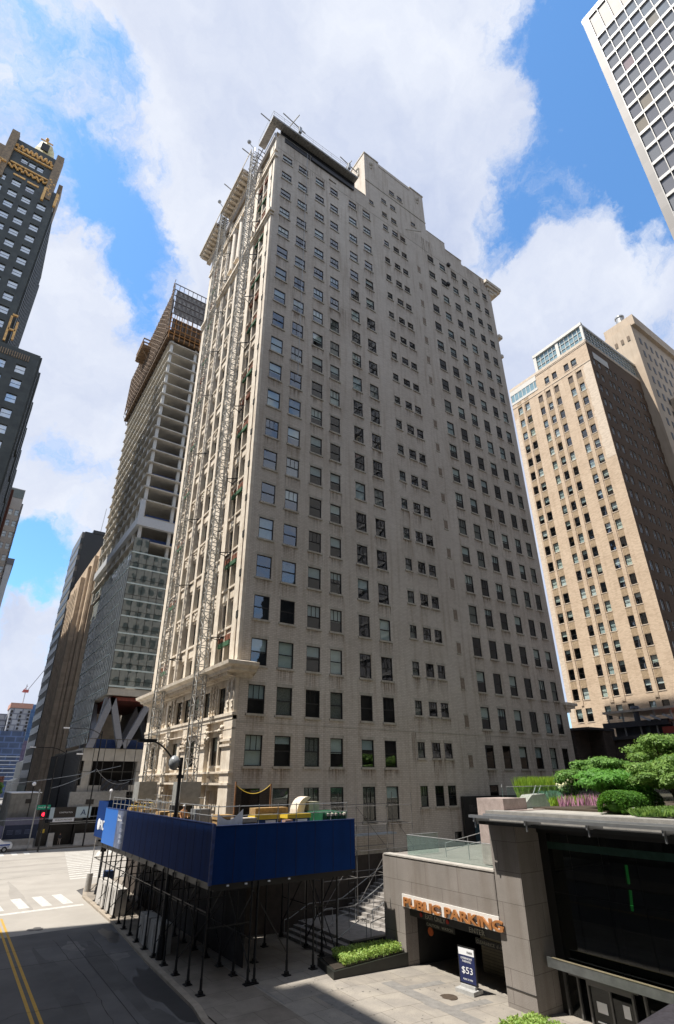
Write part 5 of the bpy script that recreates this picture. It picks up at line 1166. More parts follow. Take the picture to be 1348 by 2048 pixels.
# A-board with the price
AB = thing('price_sign', (22.95, 22.4, pz(22.95)), 'blue standing price board with white foot in front of the parking opening', 'sign board')
FA = FR((22.95, 22.95, 0), (.12, -1, 0)); z0 = pz(22.95)
b = MB(); FA.box(b, 0, 1.02, z0+.3, z0+1.75, -.04, .04); b.build('board_frame', blacksteel, AB)
b = MB(); FA.box(b, .06, .96, z0+.36, z0+1.42, .03, .05); b.build('blue_panel', mat('blue_sign_face', (.008, .016, .085), .6), AB); b = MB(); FA.box(b, .06, .96, z0+1.42, z0+1.69, .03, .05); b.build('white_header', wtxt, AB)
text_mesh('price_lettering', '$53', .36, FA, .51, z0+.72, .06, wtxt, AB, ext=.004, align='CENTER', width=.62)
text_mesh('board_lettering', 'OVERNIGHT\nPARKING', .12, FA, .51, z0+1.26, .06, wtxt, AB, ext=.003, align='CENTER'); text_mesh('board_lettering', 'MAX 24 HRS', .1, FA, .51, z0+.46, .06, wtxt, AB, ext=.003, align='CENTER'); text_mesh('header_lettering', 'PARK', .13, FA, .72, z0+1.5, .06, blacksteel, AB, ext=.003, align='CENTER')
b = MB(); b.prism([FA.P(-.02, z0+.02, -.3), FA.P(1.04, z0+.02, -.3), FA.P(1.04, z0+.02, .42), FA.P(-.02, z0+.02, .42)], (0, 0, .16)); FA.box(b, .1, .92, z0+.18, z0+.3, -.12, .12); b.build('weighted_foot', mat('grey_white_plastic', (.42, .42, .41), .6), AB)
# terrace glass
bg = glass('clear_balustrade_glass', tint=(.90, .965, .945), ior=1.45, opac=.07, base=(.35, .45, .45))
def balustrade(root, pts, z0, h, step=1.5, railm=steel, posts=True):
    for (p, q) in zip(pts, pts[1:]):
        p = Vector((*p, 0)); q = Vector((*q, 0)); n = max(1, round((q-p).length/step)); d = (q-p)/n
        for i in range(n):
            a = p+d*i; c = a+d*.985; b = MB(); nn = Vector((-d.y, d.x, 0)).normalized()*.012
            b.hexa([a+Z*z0-nn, c+Z*z0-nn, c+Z*z0+nn, a+Z*z0+nn, a+Z*(z0+h)-nn, c+Z*(z0+h)-nn, c+Z*(z0+h)+nn, a+Z*(z0+h)+nn]); b.build('glass_panel', bg, root)
        b = MB(); b.tube(p+Z*(z0+h+.02), q+Z*(z0+h+.02), .022, n=6); b.build('handrail', railm, root)
t = thing('terrace_balustrade', (23.7, 20.7, 4.97), 'clear glass balustrade on the parking terrace beside the granite pillar', 'balustrade')
balustrade(t, [(23.75, 20.5), (23.75, 27.2), (26.3, 27.2)], 4.93, 1.05)
t = thing('terrace_stair', (26, 24, 4.9), 'white stair flank with steel handrails behind the terrace glass', 'stairs')
b = MB(); b.prism([(26.6, 21.6, 4.95), (26.6, 24.0, 4.95), (26.6, 21.6, 6.7)], (.25, 0, 0)); b.build('stair_flank', mat('white_stone_flank', (.62, .60, .54), .8), t)
b = MB(); 
for k in range(5): b.box(26.9, 28.6, 21.4+.45*k, 23.8, 4.93+.0, 5.1+.28*(4-k) if False else 4.98+.01*k)
b.build('stair_tread', mat('pale_granite_cap', (.5, .5, .5)), t)
b = MB()
for x in (25.3, 28.8):
    b.tube((x, 21.2, 6.7), (x, 25.6, 5.6), .022, n=6); b.tube((x, 21.2, 6.3), (x, 25.6, 5.2), .018, n=6)
    for y in (22, 23.8, 25.6): b.tube((x, y, 4.9), (x, y, 6.7-.25*(y-21.2)), .022, n=6)
b.build('handrail', steel, t)
# dark sign wall against the brick building
t = thing('dark_sign_wall', (38.3, 36.2, 0), 'dark panel wall with faint raised lettering against the brick building', 'wall')
b = MB(); b.box(38.25, 50, 36.1, 36.35, 0, 7.6); b.build('panel', mat('dark_bronze_panel', (.035, .032, .030), .5), t)
text_mesh('wall_lettering', 'Illinois Center', .85, FR((0, 36.1, 0), (1, 0, 0)), 38.9, 6.35, .02, mat('dull_bronze_letter', (.09, .085, .08), .5), t, ext=.02)
b = MB(); b.box(39.4, 41.4, 36.02, 36.09, 3.4, 5.6); b.build('blue_green_door', mat('teal_door', (.05, .10, .12), .3), t)

# ================================================================== GLASS PAVILION
PV = thing('glass_pavilion', (23.2, 18.8, 0), 'dark glass pavilion with granite pillar and slim steel canopy, lower right', 'pavilion')
b = MB(); b.box(23.2, 25.2, 18.75, 20.35, -1.2, 7.0); b.build('granite_pillar', gran, PV)
b = MB(); b.box(23.17, 23.2, 18.75, 20.35, .55, .58); b.build('pillar_joint', joint, PV)
b = MB(); b.box(25.2, 60, 18.8, 20.3, 4.9, 7.0); b.build('granite_return', gran, PV)
pgl = glass('dark_pavilion_glass', tint=(.28, .30, .28), ior=1.5, opac=.35, base=(.008, .010, .009))
FV = FR((24.9, 0, 0), (0, -1, 0))
for k in range(14):
    y1 = 18.7-1.55*k; b = MB(); FV.quad(b, -y1+.01, -y1+1.54, 1.75, 4.2, 0); FV.quad(b, -y1+.01, -y1+1.54, 4.22, 6.6, 0); b.build('glass_panel', pgl, PV)
b = MB(); FV.box(b, -18.75, 4, 5.95, 6.25, -.02, .01); b.build('green_frit_band', mat('green_glass_band', (.02, .05, .04), .15), PV)
b = MB(); FV.box(b, -18.75, 4, 6.6, 7.0, -.3, .1); FV.box(b, -18.75, -18.3, -1.2, 6.6, -.3, .02); b.build('dark_frame', mat('black_frame', (.012, .012, .012), .5), PV)
b = MB(); FV.box(b, -17.0, -14.9, 3.45, 5.3, -2.2, -2.1) if False else b.beam((27.5, 16.2, 3.5), (27.5, 16.1, 4.3), .09); b.cut(); b.beam((27.5, 16.1, 4.55), (27.5, 16.05, 5.3), .09)
ge = bpy.data.materials.new('green_indicator_light'); ge.use_nodes = True; gp_ = ge.node_tree.nodes['Principled BSDF']; gp_.inputs['Base Color'].default_value = (.02, .2, .04, 1); gp_.inputs['Emission Color'].default_value = (.05, .8, .12, 1); gp_.inputs['Emission Strength'].default_value = .10
b.each('green_light_strip', ge, PV)
b = MB(); b.box(30, 31, -14, 18.4, -1, 7); b.box(25.2, 60, -14, 18.7, -1.1, -1.0); b.box(25.2, 60, -14, 18.7, 7.0, 7.1); b.build('lobby_interior', darkin, PV)
# canopy at the roof edge
slv = mat('brushed_steel_canopy', (.40, .41, .42), .3, .75, cont=.15)
b = MB(); b.box(21.95, 22.15, -12, 20.45, 7.28, 7.4); b.box(22.15, 22.55, -12, 20.2, 7.33, 7.36); b.box(22.6, 22.72, -12, 20.1, 7.36, 7.44); b.build('canopy_edge', slv, PV)
b = MB()
for k in range(10): y = 20.2-3.0*k; b.box(22.0, 23.4, y-.03, y+.03, 7.1, 7.28); b.box(22.1, 22.16, y-.03, y+.03, 6.85, 7.28); b.cut()
b.each('canopy_bracket', slv, PV)
b = MB(); b.box(22.4, 23.6, -12, 20.36, 6.98, 7.12); b.build('dark_soffit', mat('dark_fascia', (.03, .03, .03), .6), PV)
b = MB(); b.box(23.1, 23.9, -12, 20.36, 7.12, 7.55); b.build('roof_kerb', mat('roof_kerb_stone', (.30, .29, .27), .8, fine=.3), PV)
b = MB(); b.box(24.6, 26.5, 20.4, 22.2, 4.95, 8.05); b.box(24.0, 60, 20.0, 20.38, 7.0, 7.5); b.build('pink_granite_block', mat('pink_granite', (.44, .36, .33), .8, fine=.35), PV)
# entrance
b = MB(); FV.box(b, -18.6, 4, 1.5, 1.6, 0, .9); FV.box(b, -18.6, 4, 1.6, 1.86, .82, .9); b.build('door_canopy', mat('dull_canopy_metal', (.16, .17, .17), .4, .5), PV)
b = MB(); FV.box(b, -18.3, 4, 1.865, 1.885, .8, .92); b.build('brass_edge', mat('brass_edge', (.5, .44, .3), .35, .6), PV)
fm = mat('grey_door_frame', (.12, .12, .12), .4, .4, cont=.1)
b = MB()
for y in (18.4, 17.75, 17.3, 15.35, 14.85): FV.box(b, -y-.04, -y+.04, -1.0, 1.35, 0, .12)
FV.box(b, -17.3, -15.35, 1.05, 1.3, 0, .14); FV.box(b, -17.8, -14.8, 1.35, 1.45, 0, .6); FV.box(b, -16.37, -16.29, -1, 1.05, 0, .1); b.build('door_frame', fm, PV)
for k, y in enumerate((17.25, 16.27)):
    b = MB(); FV.quad(b, -y, -y+.9, -1, 1.05, .04); d_ = b.build('door', pgl, PV); b = MB(); FV.box(b, -y+.2, -y+.75, -.12, -.08, .07, .14); b.build('handle', steel, d_)
b = MB()
for k in range(9): y = 14.8-1.5*k; FV.quad(b, -y, -y+1.48, -1, 1.5, 0); FV.quad(b, -18.4, -17.8, -1, 1.5, 0) if k == 0 else None
b.build('lower_glazing', pgl, PV, kind='stuff')
for (y, z, w, h) in ((17.02, .2, .45, .36), (15.86, .3, .28, .42)):
    b = MB(); FV.box(b, -y, -y+w, z, z+h, .05, .06); b.build('paper_notice', wtxt, PV)
# near parapet of the viewer's own overlook
t = thing('near_parapet', (3, 1.7, 0), 'pinkish stone parapet corner at the bottom right edge', 'parapet'); b = MB(); b.prism([(2.83, 1.76, 7.6), (3.20, 1.79, 7.6), (3.8, 1.3, 7.6), (3.5, .9, 7.6)], (0, 0, .4)); b.build('coping', MT['pink_granite'], t)

# ================================================================== STAIRS, SCAFFOLD, PLANTERS
ST = thing('plaza_stairs', (20.3, 29.2, 0), 'granite steps rising past the shed beside the parking block', 'stairs')
stm = mat('stair_granite', (.33, .31, .29), .8, fine=.3)
b = MB()
for k in range(4): b.box(20.2+.38*k, 60, 29.3, 35.6, pz(20)+.17*k-.2, pz(20)+.17*(k+1))
z1 = pz(20)+.68
for k in range(14): b.box(24.6+.38*k, 60, 29.0, 35.6, z1+.17*k-.1, z1+.17*(k+1))
b.build('steps', stm, ST)
b = MB(); b.box(21.0, 24.6, 28.95, 29.3, -.5, z1+.12); b.build('flank_wall', mat('dark_polished_granite', (.03, .032, .03), .35, fine=.4), ST)
b = MB()
for y in (29.5, 31.2, 33.0, 35.0):
    b.path([(20.0, y, .12), (20.0, y, 1.0), (20.4, y, 1.05), (21.8, y, z1+.95), (22.3, y, z1+.95), (22.3, y, z1)], .024, 6); b.cut()
    b.path([(24.1, y, z1), (24.1, y, z1+.95), (24.5, y, z1+1.0), (30.0, y, z1+1.0+2.45)], .026, 6); b.tube((25.6, y, z1+.3), (25.6, y, z1+1.5), .022, n=6); b.tube((27.4, y, z1+1.2), (27.4, y, z1+2.3), .022, n=6); b.cut()
b.each('handrail', steel, ST)
b = MB(); b.path([(22.4, 29.2, z1), (22.4, 29.2, z1+.8), (23.2, 29.2, z1+.95), (24.6, 29.2, z1+.95), (24.6, 29.2, z1)], .024, 6); b.build('handrail', steel, ST)
SC = thing('tube_scaffold', (21.5, 35, 0), 'light steel scaffold frames standing over the steps against the brick wall', 'scaffold')
gsc = mat('dull_scaffold_tube', (.22, .21, .20), .5, .5)
b = MB()
for x in (21.6, 24.3, 27.0, 29.4):
    for y in (33.0, 35.2): b.tube((x, y, .5), (x, y, 7.6+(x > 24)*.5), .03, n=6); b.cut()
b.each('standard', gsc, SC); b = MB()
for x0, x1 in ((21.6, 24.3), (24.3, 27), (27, 29.4)):
    for z in (1.6, 3.1, 4.6, 6.1, 7.3):
        b.tube((x0, 33, z), (x1, 33, z), .024, n=5); b.cut(); b.tube((x0, 35.2, z), (x1, 35.2, z), .024, n=5); b.cut()
    b.tube((x0, 33, 1.6), (x1, 33, 4.6), .02, n=5); b.cut(); b.tube((x1, 33, 4.6), (x0, 33, 7.3), .02, n=5); b.cut()
for x in (21.6, 24.3, 27, 29.4):
    for z in (3.1, 6.1): b.tube((x, 33, z), (x, 35.2, z), .024, n=5); b.cut()
b.each('ledger', gsc, SC)
b = MB(); b.box(20.9, 30, 35.5, 36.3, 5.2, 5.3); b.build('loading_ledge', mat('pale_blue_sheet', (.38, .42, .46), .6), SC)
b = MB()
for k in range(9): b.tube((24.6, 34.4, .8+.6*k), (25.1, 34.4, .8+.6*k), .025, n=5)
b.tube((24.6, 34.4, .4), (24.6, 34.4, 6.3), .03, n=5); b.tube((25.1, 34.4, .4), (25.1, 34.4, 6.3), .03, n=5); b.build('ladder', blacksteel, SC)
lf = leafmat('variegated_leaf', (.42, .52, .16), (.12, .26, .04), 9)
def leaf(b, c, n, s, r, m=None, long=1.6):
    n = n.normalized(); a = n.cross(Vector((r.uniform(-1, 1), r.uniform(-1, 1), r.uniform(-1, 1)))); 
    if a.length < 1e-3: return
    a = a.normalized()*s; d = n.cross(a.normalized())*s*long; b.q([c-d*.5, c+a*.5, c+d*.5, c-a*.5], m)
def planter(loc, pts, label, seed, n=1500, zt2=.5, hh=.36):
    t = thing('planter', loc, label, 'planter', 'low planters on the plaza'); xs = [p[0] for p in pts]; ys = [p[1] for p in pts]; z0 = min(pz(x) for x in xs)
    b = MB(); b.prism([(x, y, z0-.1) for x, y in pts], (0, 0, zt2-z0+.1-.06)); b.build('trough', mat('dark_bronze_trough', (.022, .024, .02), .45), t)
    cx, cy = sum(xs)/4, sum(ys)/4; ins = [(cx+(x-cx)*.93, cy+(y-cy)*.84) for x, y in pts]
    b = MB(); b.prism([(x, y, zt2-.06) for x, y in ins], (0, 0, .03)); b.build('soil', mat('dark_soil', (.03, .022, .015), .95), t)
    r = random.Random(seed); b = MB(); b1 = MB()
    p0, p1, p2, p3 = [Vector((x, y, 0)) for x, y in ins]
    for k in range(n):
        u, v = .12+.86*r.random(), r.random(); p = p0.lerp(p1, u).lerp(p3.lerp(p2, u), v); h = r.uniform(.02, hh)
        leaf(b, p+Z*(zt2+h), Vector((r.uniform(-1, 1), r.uniform(-1, 1), r.uniform(.1, 1))), r.uniform(.045, .09), r, long=2.2)
    b.build('leafy_groundcover', lf, t, kind='stuff')
planter((20.5, 28, 0), [(18.15, 26.75), (23.3, 27.1), (23.3, 28.5), (18.7, 29.1)], 'low black planter of yellow-green leaves beside the steps', 1, 4200)
planter((21.5, 17.8, 0), [(19.2, 14.5), (21.9, 14.5), (21.9, 18.2), (19.6, 18.5)], 'black planter of yellow-green leaves at the foot of the granite pillar', 2, 4200, .3, .28)

# ================================================================== ROOF GARDEN
b = MB(); b.box(23.9, 60, -12, 20.0, 7.1, 7.46); b.prism([(26.5, 20.38, 4.95), (60, 20.38, 4.95), (60, 35.5, 4.95), (43, 35.5, 4.95), (26.55, 21.9, 4.95)], (0, 0, 2.45)); b.build('garden_roof', mat('pale_roof_paving', (.42, .40, .36), .85, fine=.2), None, kind='structure')
t = thing('garden_balustrade', (26.5, 21.5, 7.46), 'long glass balustrade along the roof garden', 'balustrade'); balustrade(t, [(26.5, 21.6), (50, 21.9)], 7.45, 1.12, 2.0)
b2_ = MB()
t2 = thing('garden_side_balustrade', (26.5, 22, 7.4), 'glass end panels of the roof garden with steel stair rails', 'balustrade'); balustrade(t2, [(26.7, 22.1), (42.5, 35.2)], 7.42, 1.12, 2.0)
b = MB()
for x in (29.2, 33.2): b.tube((x, 22.3, 7.5), (x+1.3, 22.6, 8.6), .03, n=6); b.tube((x+.5, 22.4, 7.5), (x+1.8, 22.6, 8.6), .022, n=6)
b.build('stair_rail', steel, t2)
t = thing('garden_walk', (29, 22.5, 7.4), 'pale sloping stone slab behind the roof garden glass', 'slab'); b = MB(); b.prism([(28.4, 22.2, 7.45), (31.4, 22.4, 7.45), (31.0, 22.4, 8.15), (29.6, 22.3, 8.1)], (.2, .9, 0)); b.prism([(32, 22.3, 7.5), (39, 22.3, 7.5), (38, 22.3, 7.95), (33, 22.3, 7.95)], (0, .3, 0)); b.build('slab_body', mat('pale_granite_cap', (.5, .5, .5)), t)
soilm = mat('garden_soil', (.06, .045, .03), .95)
b = MB(); b.box(27.5, 60, 5, 20.8, 7.46, 7.56); b.prism([(31, 22.6, 7.4), (58, 22.6, 7.4), (58, 34, 7.4), (43, 34, 7.4)], (0, 0, .3)); b.build('garden_soil', soilm, None, kind='structure')
def shrub(name, c, rx, ry, rz, n, m, label, cat, s=.12, seed=1, trunk=True, flat=.0, group=None, lumps=7, up=0.35, trm=None, long=1.7, z0=7.5):
    t = thing(name, (c[0], c[1], z0), label, cat, group); r = random.Random(seed); C0 = Vector(c)
    L_ = [(Vector((r.uniform(-.75, .75)*rx, r.uniform(-.75, .75)*ry, r.uniform(-.55, .75)*rz)), r.uniform(.32, .52)*(1 if lumps < 20 else .72)) for _ in range(lumps)]
    b = MB()
    if trunk:
        for q, (l, k) in enumerate(L_[:6]): b.tube(Vector((c[0]+r.uniform(-.1, .1), c[1], z0)), C0+l*.8, .07, .03, 6)
        b.build('trunk', trm or mat('bark', (.07, .05, .035), .9), t)
    b = MB()
    for k in range(n):
        l, sc = L_[k % lumps]; d = Vector((r.gauss(0, 1), r.gauss(0, 1), r.gauss(0, 1)));
        if d.length < .01: continue
        d.normalize(); rad = r.uniform(.45, 1.0)**.5 if r.random() > .13 else r.uniform(1.0, 1.32); p = C0+l+Vector((d.x*rx, d.y*ry, d.z*rz*.8))*sc*rad
        if p.z < z0: continue
        leaf(b, p, d+Vector((r.uniform(-.6, .6), r.uniform(-.6, .6), r.uniform(-.2, .9)+up)), s*r.uniform(.6, 1.3), r, long=long)
    b.build('crown', m, t); return t, L_
g1 = leafmat('bright_leaf', (.21, .33, .08), (.06, .14, .025), 3); g2 = leafmat('deep_leaf', (.12, .24, .05), (.04, .11, .02), 3); g3 = leafmat('juniper_leaf', (.13, .31, .05), (.05, .16, .02), 4)
g4 = leafmat('lime_leaf', (.30, .42, .05), (.12, .25, .03), 4)
shrub('round_shrub', (34.4, 20.6, 9.35), 2.5, 2.0, .9, 13000, leafmat('mid_leaf', (.17, .32, .07), (.06, .15, .03), 3), 'broad dark green shrub against the brick building corner', 'shrub', .095, 3, lumps=24)
shrub('garden_tree', (42.8, 20.3, 10.6), 3.4, 2.6, 1.2, 15000, g1, 'tallest bright green small tree at the right edge of the roof garden', 'tree', .12, 4, lumps=26)
shrub('leafy_shrub', (31.2, 14.6, 9.2), 2.2, 1.8, .9, 13000, g1, 'bright green shrub at right edge below the tallest tree', 'shrub', .09, 5, lumps=24)
shrub('juniper', (31.3, 17.5, 8.75), 2.8, 1.4, .75, 8500, g3, 'spreading mid green juniper behind the clipped hedge', 'juniper', .09, 6, lumps=16, up=.2, long=3.4)
shrub('leafy_shrub', (38.5, 17.5, 9.5), 2.2, 1.8, 1.1, 5000, g2, 'shaded shrub mass behind the juniper', 'shrub', .14, 15, lumps=9)
t, L_ = shrub('hydrangea', (34.2, 22.6, 8.75), 1.25, 1.1, .75, 2600, g2, 'shrub with cream white flower heads above the glass balustrade', 'shrub', .12, 7, lumps=8)
b = MB(); r = random.Random(8)
for k in range(90):
    l, sc = L_[k % 8]; d = Vector((r.gauss(0, 1)-.4, r.gauss(0, 1)-.5, abs(r.gauss(0, 1)))).normalized(); p = Vector((34.2, 22.6, 8.8))+l+Vector((d.x*1.25, d.y*1.1, d.z*.65))*sc; b.ball(p, .085, 6, sz=1.2)
b.build('flower_heads', mat('cream_flower', (.66, .66, .42), .8), t, kind='stuff')
def tuft(name, c, rx, ry, h, n, m, label, cat, seed, w=.02, z0=7.55, lean=.35):
    r = random.Random(seed); b = MB()
    for k in range(n):
        a, q = r.uniform(0, 6.28), r.random()**.5; p = Vector((c[0]+rx*q*math.cos(a), c[1]+ry*q*math.sin(a), z0)); tip = p+Vector((r.uniform(-lean, lean), r.uniform(-lean, lean), h*r.uniform(.6, 1.1))); s_ = Vector((r.uniform(-1, 1), r.uniform(-1, 1), 0)).normalized()*w
        md = p.lerp(tip, .6); b.q([p-s_, p+s_, md+s_, tip, md-s_])
    o = b.build(name, m, None); return tag(o, label, cat, kind='stuff')
tuft('ornamental_grass', (41, 29.6, 0), 3.0, 1.5, 1.55, 5200, g4, 'feathery lime green grasses behind the glass at garden left end', 'grass', 11, .03)
tuft('silver_groundcover', (33.4, 23.4, 0), 1.3, .8, .7, 1400, leafmat('silver_leaf', (.22, .38, .28), (.10, .22, .15), 5), 'silvery blue-green low plants behind the glass', 'ground cover', 12, .05, lean=.2)
tuft('pink_flowers', (31.8, 20.2, 0), 2.6, .6, .62, 190, mat('pink_flower', (.50, .24, .36), .8), 'drift of pink flower spikes behind the clipped hedge', 'flowers', 13, .022, lean=.1)
tuft('pink_flowers', (37.0, 14.3, 0), 2.0, .7, .9, 120, mat('pink_flower', (.60, .18, .34), .8), 'second drift of pink flower spikes by the right edge', 'flowers', 14, .025, lean=.1)
tuft('low_groundcover', (27.4, 13.2, 0), 3.0, 1.1, .28, 3800, g1, 'low leafy ground cover in front of the clipped hedge', 'ground cover', 16, .05, lean=.2)
tuft('low_groundcover', (33, 12.9, 0), 3.5, 2.2, .5, 3600, g1, 'taller leafy ground cover by the right edge', 'ground cover', 18, .05, lean=.2)
tuft('mixed_perennials', (33, 21.0, 0), 3.5, .5, .5, 1600, g4, 'yellow-green perennials at the foot of the balustrade', 'ground cover', 19, .03, lean=.2)
# clipped hedge
t = thing('clipped_hedge', (29, 16, 7.5), 'clipped dark green boxwood hedge with rounded ends on the roof garden', 'hedge'); r = random.Random(17); b = MB()
def hs(p):   # capsule plan hedge
    return p
for k in range(17000):
    u = r.uniform(0, 1); ax = Vector((25.9, 15.3, 0)).lerp(Vector((33.0, 17.0, 0)), u); th = r.uniform(-.25, math.pi+.25); w = .75*(1-.0*u)
    e = min(1, min(u, 1-u)*7+.35)**.5; d = Vector((-.23*math.cos(th), .97*math.cos(th), math.sin(th)))
    p = ax+Vector((-.23*w*e*math.cos(th), .97*w*e*math.cos(th), 7.62+.78*e*max(0, math.sin(th))**.6*(1.0+.05*math.sin(9*u))))
    leaf(b, p+Vector((r.uniform(-.05, .05), r.uniform(-.05, .05), r.uniform(-.05, .04))), d+Vector((r.uniform(-.7, .7), r.uniform(-.7, .7), r.uniform(-.4, .7))), .075, r, long=1.5)
for u in range(2, 24): 
    ax = Vector((26.0, 15.32, 0)).lerp(Vector((32.9, 16.98, 0)), u/25); e = min(1, min(u/25, 1-u/25)*5+.3)**.5; b.ball((ax.x, ax.y, 7.8), .45*e, 10, sz=.75)
b.build('foliage', leafmat('boxwood_leaf', (.10, .23, .03), (.035, .11, .015), 5), t)
t = thing('garden_light', (25.9, 13.9, 7.5), 'small white garden marker light in front of the hedge', 'light'); b = MB(); b.tube((25.9, 14.2, 7.5), (25.9, 14.2, 7.72), .03, n=8); b.tube((25.9, 14.2, 7.72), (25.9, 14.2, 7.8), .05, n=8); b.build('body', wtxt, t)

# ================================================================== STREET THINGS
def jersey(x0, y0, x1, y1, h, w, label, group, m=concrete):
    t = thing('concrete_barrier', ((x0+x1)/2, (y0+y1)/2, 0), label, 'barrier', group); d = Vector((x1-x0, y1-y0, 0)); L_ = d.length; d.normalize(); n = Vector((-d.y, d.x, 0)); b = MB(); a = Vector((x0, y0, 0))
    pr = [(-w/2, 0), (-w/2, .12*h), (-w/4, .42*h), (-w/5, h), (w/5, h), (w/4, .42*h), (w/2, .12*h), (w/2, 0)]
    b.prism([a+n*u+Z*(v+.13 if h < 1.05 else v) for u, v in pr], d*L_); b.build('body', m, t); return t
# big blocks under the shed
bl = mat('pale_concrete_block', (.50, .48, .45), .85, sc=3, cont=.15, fine=.2)
for (y0, y1, x, h, lab) in ((46.7, 53.0, 12.9, 1.75, 'largest pale concrete block under the far end of the shed'), (37.7, 39.7, 12.55, 1.55, 'middle weathered concrete block under the shed'), (35.6, 37.5, 12.55, 1.55, 'nearest weathered concrete block under the shed')):
    t = thing('concrete_block', (x, y0, .13), lab, 'block', 'ballast blocks under the shed'); b = MB(); b.hexa([(x-.35, y0, .13), (x+.45, y0, .13), (x+.5, y1, .13), (x-.3, y1, .13), (x-.3, y0, h), (x+.4, y0, h), (x+.45, y1, h), (x-.25, y1, h)])
    for k in range(1, int((y1-y0)/.9)): b.box(x-.36, x-.33, y0+.9*k, y0+.94*k+.04, .2, h-.1)
    b.build('body', bl if y0 > 45 else concrete, t)
t = thing('street_bollard', (13.1, 58.2, .13), 'grey cylindrical bollard at the kerb beyond the shed', 'bollard'); b = MB(); b.tube((13.0, 58.0, .1), (13.0, 58.0, 1.5), .26, n=14); b.tube((13, 58, 1.5), (13, 58, 6.5), .035, n=6); b.build('body', concrete, t)
t = thing('blue_wrapped_post', (14.0, 55.6, .13), 'blue plywood-wrapped post at the far end of the shed', 'post'); b = MB(); b.box(13.6, 14.3, 55.2, 55.9, .13, 1.9); b.build('wrap', mat('navy_wrap', (.02, .05, .14), .6), t)
t = thing('traffic_pole', (13.4, 56.3, .13), 'black traffic signal pole behind the blue wrapped post', 'pole'); b = MB(); b.tube((13.4, 56.3, .1), (13.4, 56.3, 7.4), .11, n=10); b.tube((13.4, 56.3, .1), (13.4, 56.3, .7), .22, .16, 10); b.build('pole', blacksteel, t); b = MB(); b.box(13.15, 13.6, 56.0, 56.3, 3.3, 4.2); b.build('signal_head', blacksteel, t)
b = MB(); b.tube((13.2, 56, 7.4), (13.2, 56, 8.0), .03, n=5); b.ball((13.2, 56, 8.15), .16, 8); b.build('white_camera_dome', wtxt, t)
t = thing('litter_bin', (16.2, 47.5, .13), 'navy blue bin under the shed', 'bin'); b = MB(); b.tube((16.6, 54, .13), (16.6, 54, 1.6), .5, .55, 12); b.build('bin_body', MT['navy_wrap'], t); t['label'] = 'navy blue round bin standing in the covered walkway'
t = thing('traffic_barrel', (15.7, 50, .13), 'orange traffic barrel in the covered walkway', 'barrel'); b = MB(); b.tube((16.0, 49.5, .13), (16.0, 49.5, 1.2), .3, .24, 12); b.build('barrel_body', mat('orange_plastic', (.55, .09, .03), .5), t)
# far side of the crossing
jersey(8.2, 98.2, 13.3, 98.6, 1.35, .9, 'long grey concrete barrier below the navy hoarding', 'barriers across the street')
jersey(15.2, 98.6, 16.0, 98.7, 1.9, .5, 'short upright concrete barrier left of the covered passage', 'barriers across the street', bl)
jersey(18.9, 98.4, 23.4, 98.2, 1.7, .5, 'long pale concrete barrier right of the covered passage', 'barriers across the street', bl)
t = thing('site_container', (11, 103, 0), 'grey double-stacked site container behind the navy hoarding', 'container'); b = MB()
for k in range(22): b.box(9.35+.0*k-(.06 if k % 2 else 0), 9.5, 101+.5*k, 101.5+.5*k, .2, 7.3)
b.box(9.5, 13.4, 100.9, 112, .2, 7.3); b.box(9.5, 13.5, 100.84, 100.9, 3.5, 3.8); b.build('body', mat('grey_container', (.22, .215, .20), .6, cont=.35, sc=.8, streak=.5), t); b = MB(); b.box(11.4, 12.2, 100.8, 100.9, 5.9, 6.5); b.build('vent', sash, t); b = MB(); b.box(9.3, 13.5, 100.8, 112, 7.3, 7.42); b.build('roof', wtxt, t)
t = thing('navy_hoarding', (10, 99.5, 0), 'navy printed hoarding above the long grey barrier', 'hoarding'); b = MB(); b.box(9.2, 13.7, 99.4, 99.5, 1.2, 3.1); b.build('printed_panel', mat('navy_print', (.012, .022, .06), .6, cont=.3, sc=2), t); b = MB(); b.box(9.2, 13.7, 99.42, 99.46, 3.1, 4.1); b.build('mesh_strip', mat('grey_violet_mesh', (.14, .14, .20), .8, cont=.2), t)
b = MB()
for q, x in enumerate((9.7, 10.8, 12.0)):
    for k in range(4): b.box(x, x+.8+.2*(q == 2), 99.36, 99.4, 2.4-.16*k, 2.45-.16*k)
b.build('small_print', mat('dim_print', (.12, .15, .25), .7), t)
b = MB(); b.box(13.8, 15.2, 99.5, 99.6, .2, 3.2); b.build('black_panel', sash, t); b = MB(); b.box(14.2, 14.7, 99.45, 99.5, 1.9, 2.4); b.build('yellow_notice', ylw, t)
t = thing('covered_passage', (17, 99, 0), 'dark covered walkway entrance under the sign boards', 'walkway'); b = MB(); b.box(15.0, 26, 99.6, 99.8, 2.9, 3.4); b.box(15.0, 26, 99.8, 101, 3.2, 3.4); b.box(15.4, 15.6, 99.6, 100.9, .1, 2.9); b.box(18.8, 19.0, 99.6, 100.9, .1, 2.9); b.box(15.6, 24, 100.85, 100.95, .1, 3.2); b.build('passage_frame', sash, t)
b = MB(); b.box(15.2, 24, 99.3, 99.36, 3.25, 3.32); b.box(15.2, 24, 99.3, 99.36, 3.0, 3.06); b.build('front_rail', steel, t)
